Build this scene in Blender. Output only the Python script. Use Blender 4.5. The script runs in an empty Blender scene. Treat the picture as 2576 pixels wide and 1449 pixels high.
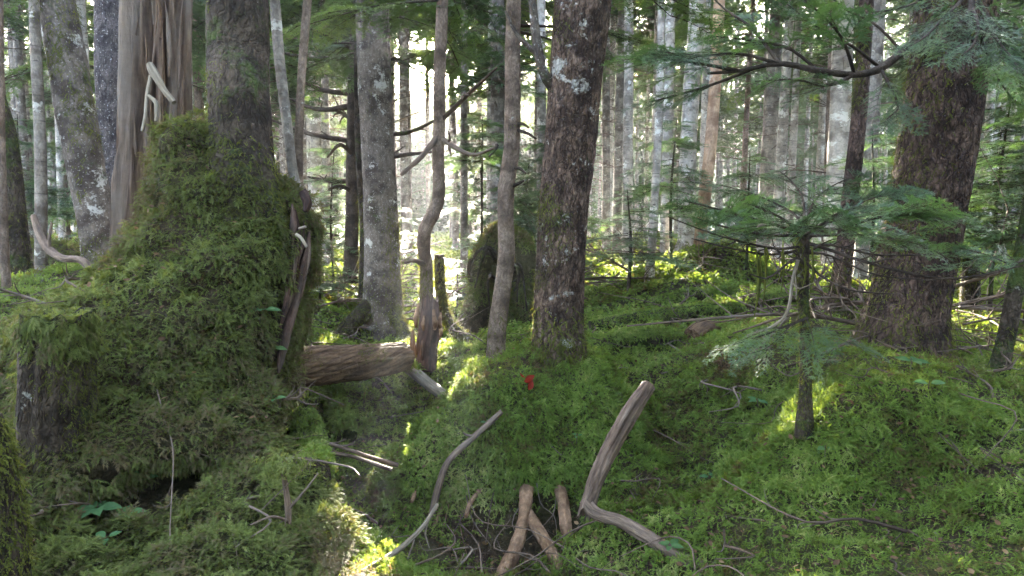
import bpy, math
import numpy as np
from mathutils import Vector, Matrix
from mathutils.bvhtree import BVHTree

sc = bpy.context.scene
COL = sc.collection
rad = math.radians

# ------------------------------------------------------------------ camera
CAM_Z = 1.5
PITCH = rad(4.9)
FOC = 1806.0            # focal length in pixels of the 2576 px wide picture the layout was measured on
cam_d = bpy.data.cameras.new('camera')
cam_d.sensor_width = 36.0
cam_d.lens = 36.0 * FOC / 2576.0
cam_d.clip_start = 0.05
cam_d.clip_end = 2000.0
cam = bpy.data.objects.new('camera', cam_d)
COL.objects.link(cam)
cam.location = (0, 0, CAM_Z)
cam.rotation_euler = (rad(90) - PITCH, 0, 0)
sc.camera = cam

# ------------------------------------------------------------------ sky, sun, exposure
SUN_EL, SUN_AZ = rad(13.6), rad(-5.5)
SUN = np.array([math.sin(SUN_AZ) * math.cos(SUN_EL), math.cos(SUN_AZ) * math.cos(SUN_EL), math.sin(SUN_EL)])
world = bpy.data.worlds.new('World')
sc.world = world
world.use_nodes = True
wn = world.node_tree
bg = next(n for n in wn.nodes if n.type == 'BACKGROUND')
sky = wn.nodes.new('ShaderNodeTexSky')
sky.sky_type = 'NISHITA'
sky.sun_disc = False
sky.sun_elevation = SUN_EL
sky.sun_rotation = SUN_AZ
sky.air_density = 0.45
sky.dust_density = 4.0
sky.ozone_density = 0.0
wn.links.new(sky.outputs['Color'], bg.inputs['Color'])
bg.inputs['Strength'].default_value = 0.15
sun_d = bpy.data.lights.new('sun', 'SUN')
sun_d.energy = 4.4
sun_d.angle = rad(0.5)
sun_d.color = (1.0, 0.90, 0.74)
sun = bpy.data.objects.new('sun', sun_d)
COL.objects.link(sun)
sun.location = Vector(SUN) * 120
sun.rotation_euler = Vector(SUN).to_track_quat('Z', 'Y').to_euler()
sc.view_settings.view_transform = 'Standard'
sc.view_settings.look = 'None'
sc.view_settings.exposure = 5.8
sc.view_settings.gamma = 1.0
sc.cycles.max_bounces = 8
sc.cycles.diffuse_bounces = 4
sc.cycles.transmission_bounces = 4
sc.cycles.volume_bounces = 0
sc.cycles.sample_clamp_indirect = 8.0
HAZE_DENSITY = 0.0009
HAZE_ANISO = 0.4

# ------------------------------------------------------------------ numeric helpers
def rng_(s):
    return np.random.default_rng(s)

def nrm(a):
    return a / np.maximum(np.linalg.norm(a, axis=-1, keepdims=True), 1e-9)

def W(px, py, Y):
    """point seen at (px,py) of the 2576x1449 picture, at ground distance Y"""
    u = (px - 1288.0) / FOC
    v = (724.5 - py) / FOC
    dy = math.cos(PITCH) + v * math.sin(PITCH)
    dz = -math.sin(PITCH) + v * math.cos(PITCH)
    t = Y / dy
    return np.array([u * t, Y, CAM_Z + dz * t])

def PX(w, Y):
    return w / FOC * Y          # width in metres of w px at distance Y

def _hash(i, j, k):
    n = (i.astype(np.uint32) * np.uint32(374761393) + j.astype(np.uint32) * np.uint32(668265263)
         + k.astype(np.uint32) * np.uint32(2246822519))
    n = (n ^ (n >> np.uint32(13))) * np.uint32(1274126177)
    n = n ^ (n >> np.uint32(16))
    return n.astype(np.float64) / 4294967295.0

def vnoise(p):
    p = np.asarray(p, float)
    f = np.floor(p)
    i = f.astype(np.int64)
    t = p - f
    t = t * t * (3 - 2 * t)
    r = 0
    for a in (0, 1):
        wa = t[:, 0] if a else 1 - t[:, 0]
        for b in (0, 1):
            wb = t[:, 1] if b else 1 - t[:, 1]
            for c in (0, 1):
                wc = t[:, 2] if c else 1 - t[:, 2]
                r = r + wa * wb * wc * _hash(i[:, 0] + a, i[:, 1] + b, i[:, 2] + c)
    return r * 2 - 1

def fbm(p, o=3):
    p = np.asarray(p, float)
    r, a, s = 0, 1.0, 0
    for k in range(o):
        r = r + a * vnoise(p * (2.03 ** k) + 31.7 * k)
        s += a
        a *= 0.5
    return r / s

def spline(P, n):
    P = np.asarray(P, float)
    K = len(P)
    if K == 2:
        t = np.linspace(0, 1, n)[:, None]
        return P[0] * (1 - t) + P[1] * t
    d = np.concatenate([[0], np.cumsum(np.maximum(np.linalg.norm(np.diff(P[:, :3], axis=0), axis=1), 1e-6))])
    m = np.zeros_like(P)
    m[1:-1] = (P[2:] - P[:-2]) / (d[2:] - d[:-2])[:, None]
    m[0] = (P[1] - P[0]) / (d[1] - d[0])
    m[-1] = (P[-1] - P[-2]) / (d[-1] - d[-2])
    s = np.linspace(0, d[-1], n)
    i = np.clip(np.searchsorted(d, s, side='right') - 1, 0, K - 2)
    h = (d[i + 1] - d[i])
    t = ((s - d[i]) / h)[:, None]
    h = h[:, None]
    return ((2 * t**3 - 3 * t**2 + 1) * P[i] + (t**3 - 2 * t**2 + t) * h * m[i]
            + (-2 * t**3 + 3 * t**2) * P[i + 1] + (t**3 - t**2) * h * m[i + 1])

# ------------------------------------------------------------------ mesh collecting
class Geo:
    def __init__(self):
        self.v, self.f3, self.f4, self.t3, self.t4, self.tc = [], [], [], [], [], []
        self.n = 0

    def add(self, V, F, tint=0.5, tc=None):
        V = np.asarray(V, np.float32).reshape(-1, 3)
        F = np.asarray(F, np.int64)
        if not len(F):
            return self
        t = np.broadcast_to(np.asarray(tint, np.float32), (len(F),))
        if F.shape[1] == 3:
            self.f3.append(F + self.n); self.t3.append(t)
        else:
            self.f4.append(F + self.n); self.t4.append(t)
        self.v.append(V)
        self.tc.append(np.zeros_like(V) if tc is None else np.asarray(tc, np.float32))
        self.n += len(V)
        return self

    def tris(self, T, tint=0.5):
        T = np.asarray(T, np.float32).reshape(-1, 3, 3)
        return self.add(T.reshape(-1, 3), np.arange(len(T) * 3).reshape(-1, 3), tint)

    def tri_soup(self):
        V = np.concatenate(self.v).astype(float)
        F = list(self.f3)
        for q in self.f4:
            F += [q[:, [0, 1, 2]], q[:, [0, 2, 3]]]
        return V, np.concatenate(F)

    def mesh(self, name, mat, base=(0, 0, 0), smooth=True, tint=True, tc=True):
        V = np.concatenate(self.v) - np.asarray(base, np.float32)
        me = bpy.data.meshes.new(name)
        n3 = sum(len(f) for f in self.f3)
        n4 = sum(len(f) for f in self.f4)
        me.vertices.add(len(V)); me.vertices.foreach_set('co', V.astype(np.float32).ravel())
        loops = [f.ravel() for f in self.f3] + [f.ravel() for f in self.f4]
        loops = np.concatenate(loops).astype(np.int32)
        me.loops.add(len(loops)); me.loops.foreach_set('vertex_index', loops)
        me.polygons.add(n3 + n4)
        st = np.concatenate([np.arange(n3) * 3, n3 * 3 + np.arange(n4) * 4]).astype(np.int32)
        me.polygons.foreach_set('loop_start', st)
        me.update(calc_edges=True)
        if smooth:
            me.polygons.foreach_set('use_smooth', np.ones(n3 + n4, bool))
        if tint:
            a = me.attributes.new('tint', 'FLOAT', 'FACE')
            a.data.foreach_set('value', np.concatenate(self.t3 + self.t4).astype(np.float32))
        if tc:
            a = me.attributes.new('tc', 'FLOAT_VECTOR', 'POINT')
            a.data.foreach_set('vector', np.concatenate(self.tc).ravel())
        me.materials.append(mat)
        return me

def link(name, data, parent=None, loc=(0, 0, 0)):
    o = bpy.data.objects.new(name, data)
    COL.objects.link(o)
    o.location = loc
    if parent is not None:
        o.parent = parent
    return o

def part(name, g, mat, root, smooth=True, stuff=False, label=None):
    """mesh child of a thing; geometry given in world space"""
    par = root
    base = np.zeros(3)
    while par is not None:
        base = base + np.array(par.location)
        par = par.parent
    o = link(name, g.mesh(name, mat, base, smooth), root)
    if stuff:
        o['kind'] = 'stuff'
    if label:
        o['label'] = label
    return o

def tag(o, label, cat, group=None):
    o['label'] = label
    o['category'] = cat
    if group:
        o['group'] = group
    return o

def thing(name, label, cat, loc, group=None):
    o = bpy.data.objects.new(name, None)
    COL.objects.link(o)
    o.empty_display_size = 0.1
    o.location = loc
    return tag(o, label, cat, group)

def solo(name, g, mat, label, cat, loc, group=None, smooth=True):
    o = link(name, g.mesh(name, mat, loc, smooth), None, loc)
    return tag(o, label, cat, group)

def copy_tree(o, parent=None):
    c = o.copy()
    COL.objects.link(c)
    c.parent = parent
    for ch in list(o.children):
        copy_tree(ch, c)
    return c

# ------------------------------------------------------------------ shapes
def tube(g, P, R, M=None, n=10, amp=0.08, fr=5.0, flare=0.0, flare_h=0.3, lobes=5, cap=True, tint=0.5, seed=0.0,
         flute=0.0, splint=0.0, twist=0.0, flute_f=4.0, notches=(), relief=None):
    """a limb: smooth path P with radii R, uneven section, root flare at its start"""
    P = np.asarray(P, float)
    R = np.asarray(R, float)
    if M is None:
        M = max(4, len(P) * 3)
    S = spline(np.concatenate([P, R[:, None]], 1), M)
    c, r = S[:, :3], np.maximum(S[:, 3], 1e-4)
    t = nrm(np.gradient(c, axis=0))
    ref = np.array([1.0, 0, 0]) if abs(t[0, 0]) < 0.8 else np.array([0, 1.0, 0])
    N = np.zeros((M, 3))
    a = ref - t[0] * ref.dot(t[0])
    for i in range(M):
        a = a - t[i] * a.dot(t[i])
        a = a / np.linalg.norm(a)
        N[i] = a
    B = np.cross(t, N)
    s = np.concatenate([[0], np.cumsum(np.linalg.norm(np.diff(c, axis=0), axis=1))])
    th = np.linspace(0, 2 * math.pi, n, endpoint=False)
    ct, st = np.cos(th), np.sin(th)
    rm = float(np.mean(r))
    TH, SS = np.meshgrid(th, s)
    q = np.stack([np.cos(TH) * 1.3 + seed * 3.1, np.sin(TH) * 1.3 + seed * 1.7, SS * fr + seed * 7.3], -1)
    d = amp * fbm(q.reshape(-1, 3), 3).reshape(M, n)
    if flute:
        q2 = np.stack([np.cos(TH) * flute_f + seed, np.sin(TH) * flute_f, SS * 0.5 + seed], -1)
        d = d + flute * fbm(q2.reshape(-1, 3), 3).reshape(M, n)
    if relief:
        rf_, rs_, rd_ = relief
        q3 = np.stack([np.cos(TH) * rm * rf_ + seed * 2, np.sin(TH) * rm * rf_ + seed, SS * rs_ + seed * 3], -1).reshape(-1, 3)
        w3 = fbm(q3 * 0.7 + 9, 2)
        a3 = np.abs(vnoise(q3 + w3[:, None] * 0.8))
        b3 = np.abs(vnoise(q3 * np.array([1.9, 1.9, 2.6]) + 40))
        d = d - rd_ * (np.clip(1 - a3 / 0.22, 0, 1) + 0.5 * np.clip(1 - b3 / 0.2, 0, 1)).reshape(M, n) + rd_ * 0.5 * fbm(q3 * 3.0, 2).reshape(M, n)
    for na, nw, nd in notches:
        wob = na + 0.10 * np.sin(SS * 2.1 + na * 3) + 0.05 * np.sin(SS * 7 + na)
        dth = np.abs((TH - wob + math.pi) % (2 * math.pi) - math.pi)
        d = d - nd * np.exp(-(dth / nw) ** 4) * (0.75 + 0.25 * np.sin(SS * 1.3 + na * 5))
    if flare:
        e = np.exp(-(s / flare_h)) * flare
        lob = 1 + 0.55 * np.cos(lobes * TH + seed * 5 + 0.7 * np.sin(TH * 2 + seed))
        d = d + e[:, None] * lob
    rr = r[:, None] * (1 + d)
    V = c[:, None, :] + rr[..., None] * (ct[None, :, None] * N[:, None, :] + st[None, :, None] * B[:, None, :])
    if splint:
        k = np.abs(vnoise(np.stack([th * 3 + seed, th * 0, th * 0], 1)))
        V[-1] += t[-1] * (k * splint)[:, None]
    tc = np.stack([np.cos(TH + SS * twist) * rm + seed * 11, np.sin(TH + SS * twist) * rm + seed * 5, SS + seed * 3], -1)
    idx = np.arange(M * n).reshape(M, n)
    nx = np.roll(idx, -1, 1)
    F = np.stack([idx[:-1], nx[:-1], nx[1:], idx[1:]], -1).reshape(-1, 4)
    V = V.reshape(-1, 3)
    tc = tc.reshape(-1, 3)
    g.add(V, F, tint, tc)
    if cap:
        for row, cc, flip in ((idx[0], c[0], 1), (idx[-1], c[-1] - t[-1] * splint * 0.3, 0)):
            k = len(row)
            VV = np.concatenate([V[row], cc[None]])
            a = np.arange(k); b = (a + 1) % k
            FF = np.stack([b, a, np.full(k, k)] if flip else [a, b, np.full(k, k)], -1)
            g.add(VV, FF, tint, np.concatenate([tc[row], tc[row].mean(0)[None]]))
    return c, r

def twig(g, P, r0, r1, seed=0, subs=0, slen=0.3, sang=0.7, n=5, lift=0.0, wob=0.0):
    """thin branch with side shoots"""
    rg = rng_(seed + 1000)
    P = np.asarray(P, float)
    if wob:
        P = P + rg.normal(0, wob, P.shape) * np.linspace(0, 1, len(P))[:, None]
    K = len(P)
    c, r = tube(g, P, np.linspace(r0, r1, K), M=max(5, K * 3), n=n, amp=0.18, fr=9, seed=(seed % 37) * 0.37)
    L = np.linalg.norm(c[-1] - c[0])
    for k in range(subs):
        u = rg.uniform(0.2, 0.95)
        i = int(u * (len(c) - 2))
        t = nrm(c[i + 1] - c[i])
        s = nrm(np.cross(t, rg.normal(0, 1, 3)))
        d = nrm(t * math.cos(sang) + s * math.sin(sang) + np.array([0, 0, lift]))
        l = slen * L * (1.15 - u) * rg.uniform(0.5, 1.2)
        p0 = c[i]
        p1 = p0 + d * l * 0.5
        p2 = p0 + nrm(d + rg.normal(0, .2, 3)) * l
        rr = r[i] * 0.6
        tube(g, [p0, p1, p2], [rr, rr * 0.7, rr * 0.35], M=5, n=max(3, n - 1), amp=0.1, fr=9, seed=k * 0.7)
    return c, r

# moss frond templates: feathers of pinnae, local axes (length, side, up)
def frond_template(pairs, seed, wid=0.30, curl=0.35):
    rg = rng_(seed)
    T = []
    def z(x, y):
        return 0.10 * math.sin(x * 2.2) - curl * x * x - 0.35 * abs(y)
    for k in range(pairs):
        x0 = 0.04 + 0.74 * k / pairs
        for sgn in (-1, 1):
            L = wid * (1 - 0.55 * k / pairs) * rg.uniform(0.75, 1.25)
            a = (x0, 0, z(x0, 0)); b = (x0 + 0.62 / pairs, 0, z(x0 + 0.62 / pairs, 0))
            tx = x0 + rg.uniform(0.10, 0.34); ty = sgn * L
            T.append([a, b, (tx, ty, z(tx, ty) + rg.uniform(-.05, .05))])
    T.append([(0.72, -0.06, z(.72, .06)), (0.72, 0.06, z(.72, .06)), (1.0, 0, z(1, 0))])
    return np.array(T)

FROND_N = [frond_template(6, s, 0.20 + 0.04 * (s % 3), 0.25 + 0.12 * (s % 4)) for s in range(8)]
FROND_F = [frond_template(2, s + 20, 0.36, 0.3) for s in range(5)]
FROND_S = [frond_template(3, s + 40, 0.13, 0.15) for s in range(5)]     # upright, grass like shoots

def frame_place(T, P, D, U, S):
    """templates T (t,3,3) at P with x axis D and up hint U, scale S (n,) -> (n*t,3,3)"""
    D = nrm(D)
    Wd = nrm(np.cross(U, D))
    Up = np.cross(D, Wd)
    A = np.stack([D, Wd, Up], 1) * np.asarray(S)[:, None, None]
    out = np.einsum('tkc,ncd->ntkd', T, A) + P[:, None, None, :]
    return out.reshape(-1, 3, 3)

def scatter(V, F, count, seed, mask=None, weight=None):
    rg = rng_(seed)
    A, B, Cc = V[F[:, 0]], V[F[:, 1]], V[F[:, 2]]
    n = np.cross(B - A, Cc - A)
    ar = np.linalg.norm(n, axis=1) * 0.5
    w = ar.copy()
    if weight is not None:
        w = w * weight((A + B + Cc) / 3, n / np.maximum(ar[:, None] * 2, 1e-9))
    if w.sum() <= 0:
        return np.zeros((0, 3)), np.zeros((0, 3))
    c = np.cumsum(w); c /= c[-1]
    i = np.minimum(np.searchsorted(c, rg.random(count)), len(F) - 1)
    u, v = rg.random(count), rg.random(count)
    fl = u + v > 1
    u[fl], v[fl] = 1 - u[fl], 1 - v[fl]
    P = A[i] + (B[i] - A[i]) * u[:, None] + (Cc[i] - A[i]) * v[:, None]
    N = nrm(n[i])
    if mask is not None:
        k = mask(P, N)
        P, N = P[k], N[k]
    return P, N

def fronds(g, P, N, L, seed, temps=None, droop=0.6, lift=0.4, tint_fn=None, jit=0.35, spread=1.0, clump=0.0, shelf=0.35):
    rg = rng_(seed)
    n = len(P)
    if n == 0:
        return
    temps = temps or FROND_N
    L = np.broadcast_to(np.asarray(L, float), (n,)) * rg.uniform(1 - jit, 1 + jit, n)
    down = np.zeros((n, 3)); down[:, 2] = -1
    dt = down - N * (down * N).sum(1, keepdims=True)
    r = rg.normal(0, 1, (n, 3))
    r = nrm(r - N * (r * N).sum(1, keepdims=True))
    D = spread * r + droop * dt * 1.6 + lift * N * rg.uniform(0.5, 1.6, n)[:, None]
    U = N * (1.0 if shelf < 1 else 0.5) + rg.normal(0, 0.25, (n, 3)) + np.array([0, 0, shelf])
    base = rg.random(n) if tint_fn is None else np.clip(tint_fn(P) + rg.normal(0, 0.16, n), 0, 1)
    Pc = P + N * (np.clip(fbm(P * 10.0, 2) * 1.3 + 0.30, -0.1, 1.3) * clump - 0.004)[:, None]
    wh = rg.integers(0, len(temps), n)
    for k, T in enumerate(temps):
        m = wh == k
        if not m.any():
            continue
        tr = frame_place(T, Pc[m], D[m], U[m], L[m])
        tt = np.repeat(base[m], len(T)) + rg.normal(0, 0.06, m.sum() * len(T))
        g.tris(tr, np.clip(tt, 0, 1))

# conifer sprays: local axes (length, side, up); unit length
def spray_template(nb, blen, nl, nw, npr, seed, droop=0.12, sub=0, ang=55, tilt=0.15, start=0.1):
    rg = rng_(seed)
    T, St = [], []
    def strip(a, b, w):
        a, b = np.array(a), np.array(b)
        d = nrm(b - a)
        s = nrm(np.cross(d, [0, 0, 1.0])) * w
        u = np.array([0, 0, w])
        St.append([a - s, a + s, b]); St.append([a - u, a + u, b])
    ax = lambda x: np.array([x, 0.02 * math.sin(x * 5 + seed), -droop * x * x])
    for k in range(6):
        strip(ax(k / 6), ax((k + 1) / 6), 0.010 * (1.1 - k / 6))
    def needles(p0, d, L):
        side = nrm(np.cross(d, [0, 0, 1.0]))
        m = max(2, int(round(npr * L / 0.25)))
        for j in range(m):
            t = (j + 0.5) / m
            p = p0 + d * L * t + np.array([0, 0, -0.10 * L * t * t])
            for sg in (-1, 1):
                l = nl * rg.uniform(0.7, 1.2) * (1 - 0.45 * t * t)
                dirn = nrm(d * rg.uniform(0.45, 0.9) + side * sg + np.array([0, 0, rg.uniform(-0.3, 0.35)]))
                T.append([p - d * nw * 0.5, p + d * nw * 0.5, p + dirn * l])
        T.append([p0 + d * L - side * nw * .4, p0 + d * L + side * nw * .4, p0 + d * (L + nl * .8) - np.array([0, 0, .1 * L])])
    for k in range(nb):
        x = start + (0.97 - start) * (k + rg.uniform(0, .7)) / nb
        for sg in (-1, 1):
            L = blen * (1 - x) ** 0.65 * rg.uniform(0.75, 1.15) + 0.05
            a = rad(ang + rg.uniform(-10, 10))
            d = nrm(np.array([math.cos(a), sg * math.sin(a), rg.uniform(-tilt, tilt) - 0.08]))
            p0 = ax(x)
            strip(p0, p0 + d * L, 0.005)
            needles(p0, d, L)
            for q in range(sub):
                t = rg.uniform(0.25, 0.75)
                for s2 in (-1, 1):
                    if L * (1 - t) < 0.04:
                        continue
                    b = a * sg + s2 * rad(42)
                    d2 = nrm(np.array([math.cos(b), math.sin(b), rg.uniform(-.15, .1)]))
                    needles(p0 + d * L * t, d2, L * (1 - t) * 0.7)
    needles(ax(0.93), np.array([1.0, 0, -0.15]), 0.07)
    return np.array(T), np.array(St)

def put_sprays(gn, gs, temps, P, D, S, seed, up=(0, 0, 1), roll=0.25, tint=None):
    rg = rng_(seed)
    P = np.asarray(P, float); D = np.asarray(D, float); S = np.asarray(S, float)
    n = len(P)
    U = np.broadcast_to(np.asarray(up, float), (n, 3)) + rg.normal(0, roll, (n, 3))
    wh = rg.integers(0, len(temps), n)
    for k, (T, St) in enumerate(temps):
        m = wh == k
        if not m.any():
            continue
        tr = frame_place(T, P[m], D[m], U[m], S[m])
        b = rg.random(m.sum()) if tint is None else np.broadcast_to(tint, (n,))[m]
        gn.tris(tr, np.clip(np.repeat(b, len(T)) + rg.normal(0, .12, len(tr)), 0, 1))
        if gs is not None:
            gs.tris(frame_place(St, P[m], D[m], U[m], S[m]), 0.5)
# ------------------------------------------------------------------ materials
class NT:
    def __init__(self, name):
        self.m = bpy.data.materials.new(name)
        self.m.use_nodes = True
        self.t = self.m.node_tree
        self.t.nodes.clear()
        self.out = self.t.nodes.new('ShaderNodeOutputMaterial')

    def n(self, typ, props=None, **ins):
        nd = self.t.nodes.new('ShaderNode' + typ)
        for k, v in (props or {}).items():
            setattr(nd, k, v)
        for k, v in ins.items():
            s = nd.inputs[int(k[1:])] if k[0] == '_' else nd.inputs[k]
            if isinstance(v, bpy.types.NodeSocket):
                self.t.links.new(v, s)
            elif isinstance(v, tuple) and len(v) == 3 and s.type == 'RGBA':
                s.default_value = (*v, 1)
            else:
                s.default_value = v
        return nd

    def attr(self, a, out='Fac'):
        return self.n('Attribute', {'attribute_name': a}).outputs[out]

    def math(self, op, a, b=0.0, clamp=False):
        return self.n('Math', {'operation': op, 'use_clamp': clamp}, _0=a, _1=b).outputs[0]

    def ramp(self, fac, stops, interp='LINEAR'):
        r = self.n('ValToRGB', Fac=fac)
        r.color_ramp.interpolation = interp
        e = r.color_ramp.elements
        while len(e) < len(stops):
            e.new(0.5)
        for el, (p, c) in zip(e, stops):
            el.position = p
            el.color = (*c, 1) if isinstance(c, tuple) else (c, c, c, 1)
        return r.outputs[0]

    def mix(self, f, a, b):
        nd = self.n('Mix', {'data_type': 'RGBA'}, _0=f)
        for s, v in ((nd.inputs[6], a), (nd.inputs[7], b)):
            if isinstance(v, bpy.types.NodeSocket):
                self.t.links.new(v, s)
            else:
                s.default_value = (*v, 1)
        return nd.outputs[2]

    def map(self, vec, scale):
        return self.n('VectorMath', {'operation': 'MULTIPLY'}, _0=vec, _1=scale).outputs[0]

    def noise(self, vec, scale, detail=3.0, rough=0.55):
        return self.n('TexNoise', None, Vector=vec, Scale=scale, Detail=detail, Roughness=rough).outputs['Fac']

    def done(self, surf):
        self.t.links.new(surf, self.out.inputs['Surface'])
        return self.m

def bark(name, dark, mid, light, plate=16.0, stretch=0.45, lichen=None, lich_amt=0.5, lich_scale=9.0, moss=0.0, crack=0.8,
         marks=0.0, bump=0.6, grain=60.0, moss_col=(0.050, 0.072, 0.016), fine_lich=0.0):
    wm = lambda c: (c[0] * 1.08, c[1], c[2] * 0.84)
    dark, mid, light = wm(dark), wm(mid), wm(light)
    lichen = None if lichen is None else (lichen[0] * 1.03, lichen[1], lichen[2] * 0.9)
    b = NT(name)
    tc = b.attr('tc', 'Vector')
    warp = b.n('TexNoise', None, Vector=tc, Scale=14.0, Detail=2.0).outputs['Color']
    w2 = b.n('VectorMath', {'operation': 'MULTIPLY_ADD'}, _0=warp, _1=(0.05, 0.05, 0.08), _2=tc).outputs[0]
    pv = b.map(w2, (plate * .8, plate * .8, plate * stretch * .5))
    rn = b.noise(pv, 1.0, 3.0, 0.6)
    cr = b.ramp(b.math('ABSOLUTE', b.math('SUBTRACT', rn, 0.5)), [(0.0, 1.0), (0.025, 0.7), (0.08, 0.0)])
    vor = b.n('TexVoronoi', {'feature': 'DISTANCE_TO_EDGE'}, Vector=b.map(w2, (plate * 1.6, plate * 1.6, plate * stretch * 1.6)), Scale=1.0).outputs['Distance']
    cr = b.math('MAXIMUM', cr, b.ramp(vor, [(0.0, 0.55), (0.16, 0.0)]))
    cell = b.n('TexNoise', None, Vector=b.map(w2, (plate * 1.3, plate * 1.3, plate * stretch * 1.3)), Scale=1.0, Detail=1.0).outputs['Color']
    nf = b.noise(b.map(tc, (1, 1, 0.5)), grain, 4.0, 0.65)
    nm = b.noise(tc, 6.0, 4.0, 0.6)
    col = b.mix(b.ramp(nf, [(0.3, 0.0), (0.7, 1.0)]), mid, light)
    cv = b.n('SeparateColor', None, Color=cell).outputs[0]
    col = b.mix(b.math('MULTIPLY', cv, 0.45), col, dark)
    col = b.mix(b.ramp(nm, [(0.40, 0.9), (0.56, 0.0)]), col, dark)
    col = b.mix(b.math('MULTIPLY', cr, crack), col, tuple(c * 0.45 for c in dark))
    hgt = b.math('SUBTRACT', b.math('MULTIPLY', nf, 0.5), b.math('MULTIPLY', cr, crack))
    if marks:
        mk = b.noise(b.map(tc, (5.5, 5.5, 42.0)), 1.0, 3.0, 0.6)
        mk2 = b.noise(b.map(tc, (14.0, 14.0, 30.0)), 1.0, 2.0, 0.6)
        mm = b.math('MAXIMUM', b.ramp(mk, [(0.60, 0.0), (0.68, 1.0)]), b.ramp(mk2, [(0.66, 0.0), (0.72, 1.0)]))
        col = b.mix(b.math('MULTIPLY', mm, marks), col, (0.035, 0.030, 0.026))
    if lichen is not None:
        nl = b.noise(tc, lich_scale, 5.0, 0.62)
        nl2 = b.noise(tc, 55.0, 3.0, 0.6)
        t0 = 0.72 - 0.32 * lich_amt
        lf = b.ramp(b.math('ADD', b.math('MULTIPLY', nl, 0.8), b.math('MULTIPLY', nl2, 0.2)), [(t0, 0.0), (t0 + 0.05, 0.9)])
        col = b.mix(lf, col, lichen)
        if fine_lich:
            sp = b.noise(b.map(tc, (1, 1, 0.8)), 75.0, 2.0, 0.5)
            col = b.mix(b.ramp(sp, [(0.63, 0.0), (0.69, fine_lich)]), col, lichen)
    if moss:
        n1 = b.noise(tc, 3.2, 5.0, 0.65)
        n2 = b.noise(tc, 38.0, 3.0, 0.6)
        mf = b.ramp(b.math('ADD', b.math('MULTIPLY', n1, 0.75), b.math('MULTIPLY', n2, 0.25)),
                    [(0.66 - 0.34 * moss, 0.0), (0.74 - 0.34 * moss, 0.95)])
        mc = b.mix(n2, moss_col, tuple(c * 0.45 for c in moss_col))
        col = b.mix(mf, col, mc)
        hgt = b.math('ADD', hgt, b.math('MULTIPLY', mf, b.math('MULTIPLY', n2, 1.2)))
    bp = b.n('Bump', None, Height=hgt, Strength=bump, Distance=0.02).outputs[0]
    p = b.n('BsdfPrincipled', None, Roughness=0.9)
    p.inputs['Specular IOR Level'].default_value = 0.12
    b.t.links.new(col, p.inputs['Base Color']); b.t.links.new(bp, p.inputs['Normal'])
    return b.done(p.outputs[0])

def wood(name, cols, along=1.6, across=34.0, bump=0.9, grey=0.4, spiral=0.0):
    cols = [(c[0] * 1.08, c[1], c[2] * 0.82) for c in cols]
    b = NT(name)
    tc = b.attr('tc', 'Vector')
    v = b.map(tc, (across, across, along))
    n1 = b.noise(v, 1.0, 5.0, 0.65)
    n2 = b.noise(b.map(tc, (7, 7, 0.8)), 1.0, 3.0, 0.6)
    n3 = b.noise(tc, 26.0, 4.0, 0.6)
    col = b.ramp(n1, [(0.28, cols[0]), (0.45, cols[1]), (0.60, cols[2]), (0.78, cols[3])])
    col = b.mix(b.ramp(n2, [(0.44, 0.0), (0.60, grey)]), col, (0.23, 0.195, 0.155))
    col = b.mix(b.ramp(n2, [(0.30, 0.85), (0.42, 0.0)]), col, cols[0])
    col = b.mix(b.math('MULTIPLY', n3, 0.35), col, cols[0])
    bp = b.n('Bump', None, Height=b.math('ADD', n1, b.math('MULTIPLY', n3, 0.3)), Strength=bump, Distance=0.03).outputs[0]
    p = b.n('BsdfPrincipled', None, Roughness=0.85)
    p.inputs['Specular IOR Level'].default_value = 0.15
    b.t.links.new(col, p.inputs['Base Color']); b.t.links.new(bp, p.inputs['Normal'])
    return b.done(p.outputs[0])

def leafy(name, stops, trans, trans_col, nscale=1.3, rough=0.7, spec=0.06, obj_rand=0.0, contrast=0.55, clumpy=1.0):
    b = NT(name)
    t = b.attr('tint')
    pos = b.n('NewGeometry').outputs['Position']
    n1 = b.noise(pos, nscale, 3.0, 0.6)
    n2 = b.noise(pos, nscale * 5.5, 2.0, 0.6)
    f = b.math('ADD', b.math('MULTIPLY', t, 1 - contrast),
               b.math('MULTIPLY', b.math('ADD', b.math('MULTIPLY', b.math('SUBTRACT', n1, 0.5), 2.4),
                                         b.math('ADD', b.math('MULTIPLY', b.math('SUBTRACT', n2, 0.5), clumpy), 0.5)), contrast))
    if obj_rand:
        r = b.n('ObjectInfo').outputs['Random']
        f = b.math('ADD', f, b.math('MULTIPLY', b.math('SUBTRACT', r, 0.5), obj_rand))
    col = b.ramp(f, stops)
    d = b.n('BsdfPrincipled', None, Roughness=rough)
    d.inputs['Specular IOR Level'].default_value = spec
    b.t.links.new(col, d.inputs['Base Color'])
    tcol = b.n('Mix', {'data_type': 'RGBA', 'blend_type': 'MULTIPLY'}, _0=1.0)
    b.t.links.new(col, tcol.inputs[6]); tcol.inputs[7].default_value = (*trans_col, 1)
    tr = b.n('BsdfTranslucent')
    b.t.links.new(tcol.outputs[2], tr.inputs['Color'])
    mx = b.n('MixShader', None, _0=trans, _1=d.outputs[0], _2=tr.outputs[0])
    return b.done(mx.outputs[0])

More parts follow.
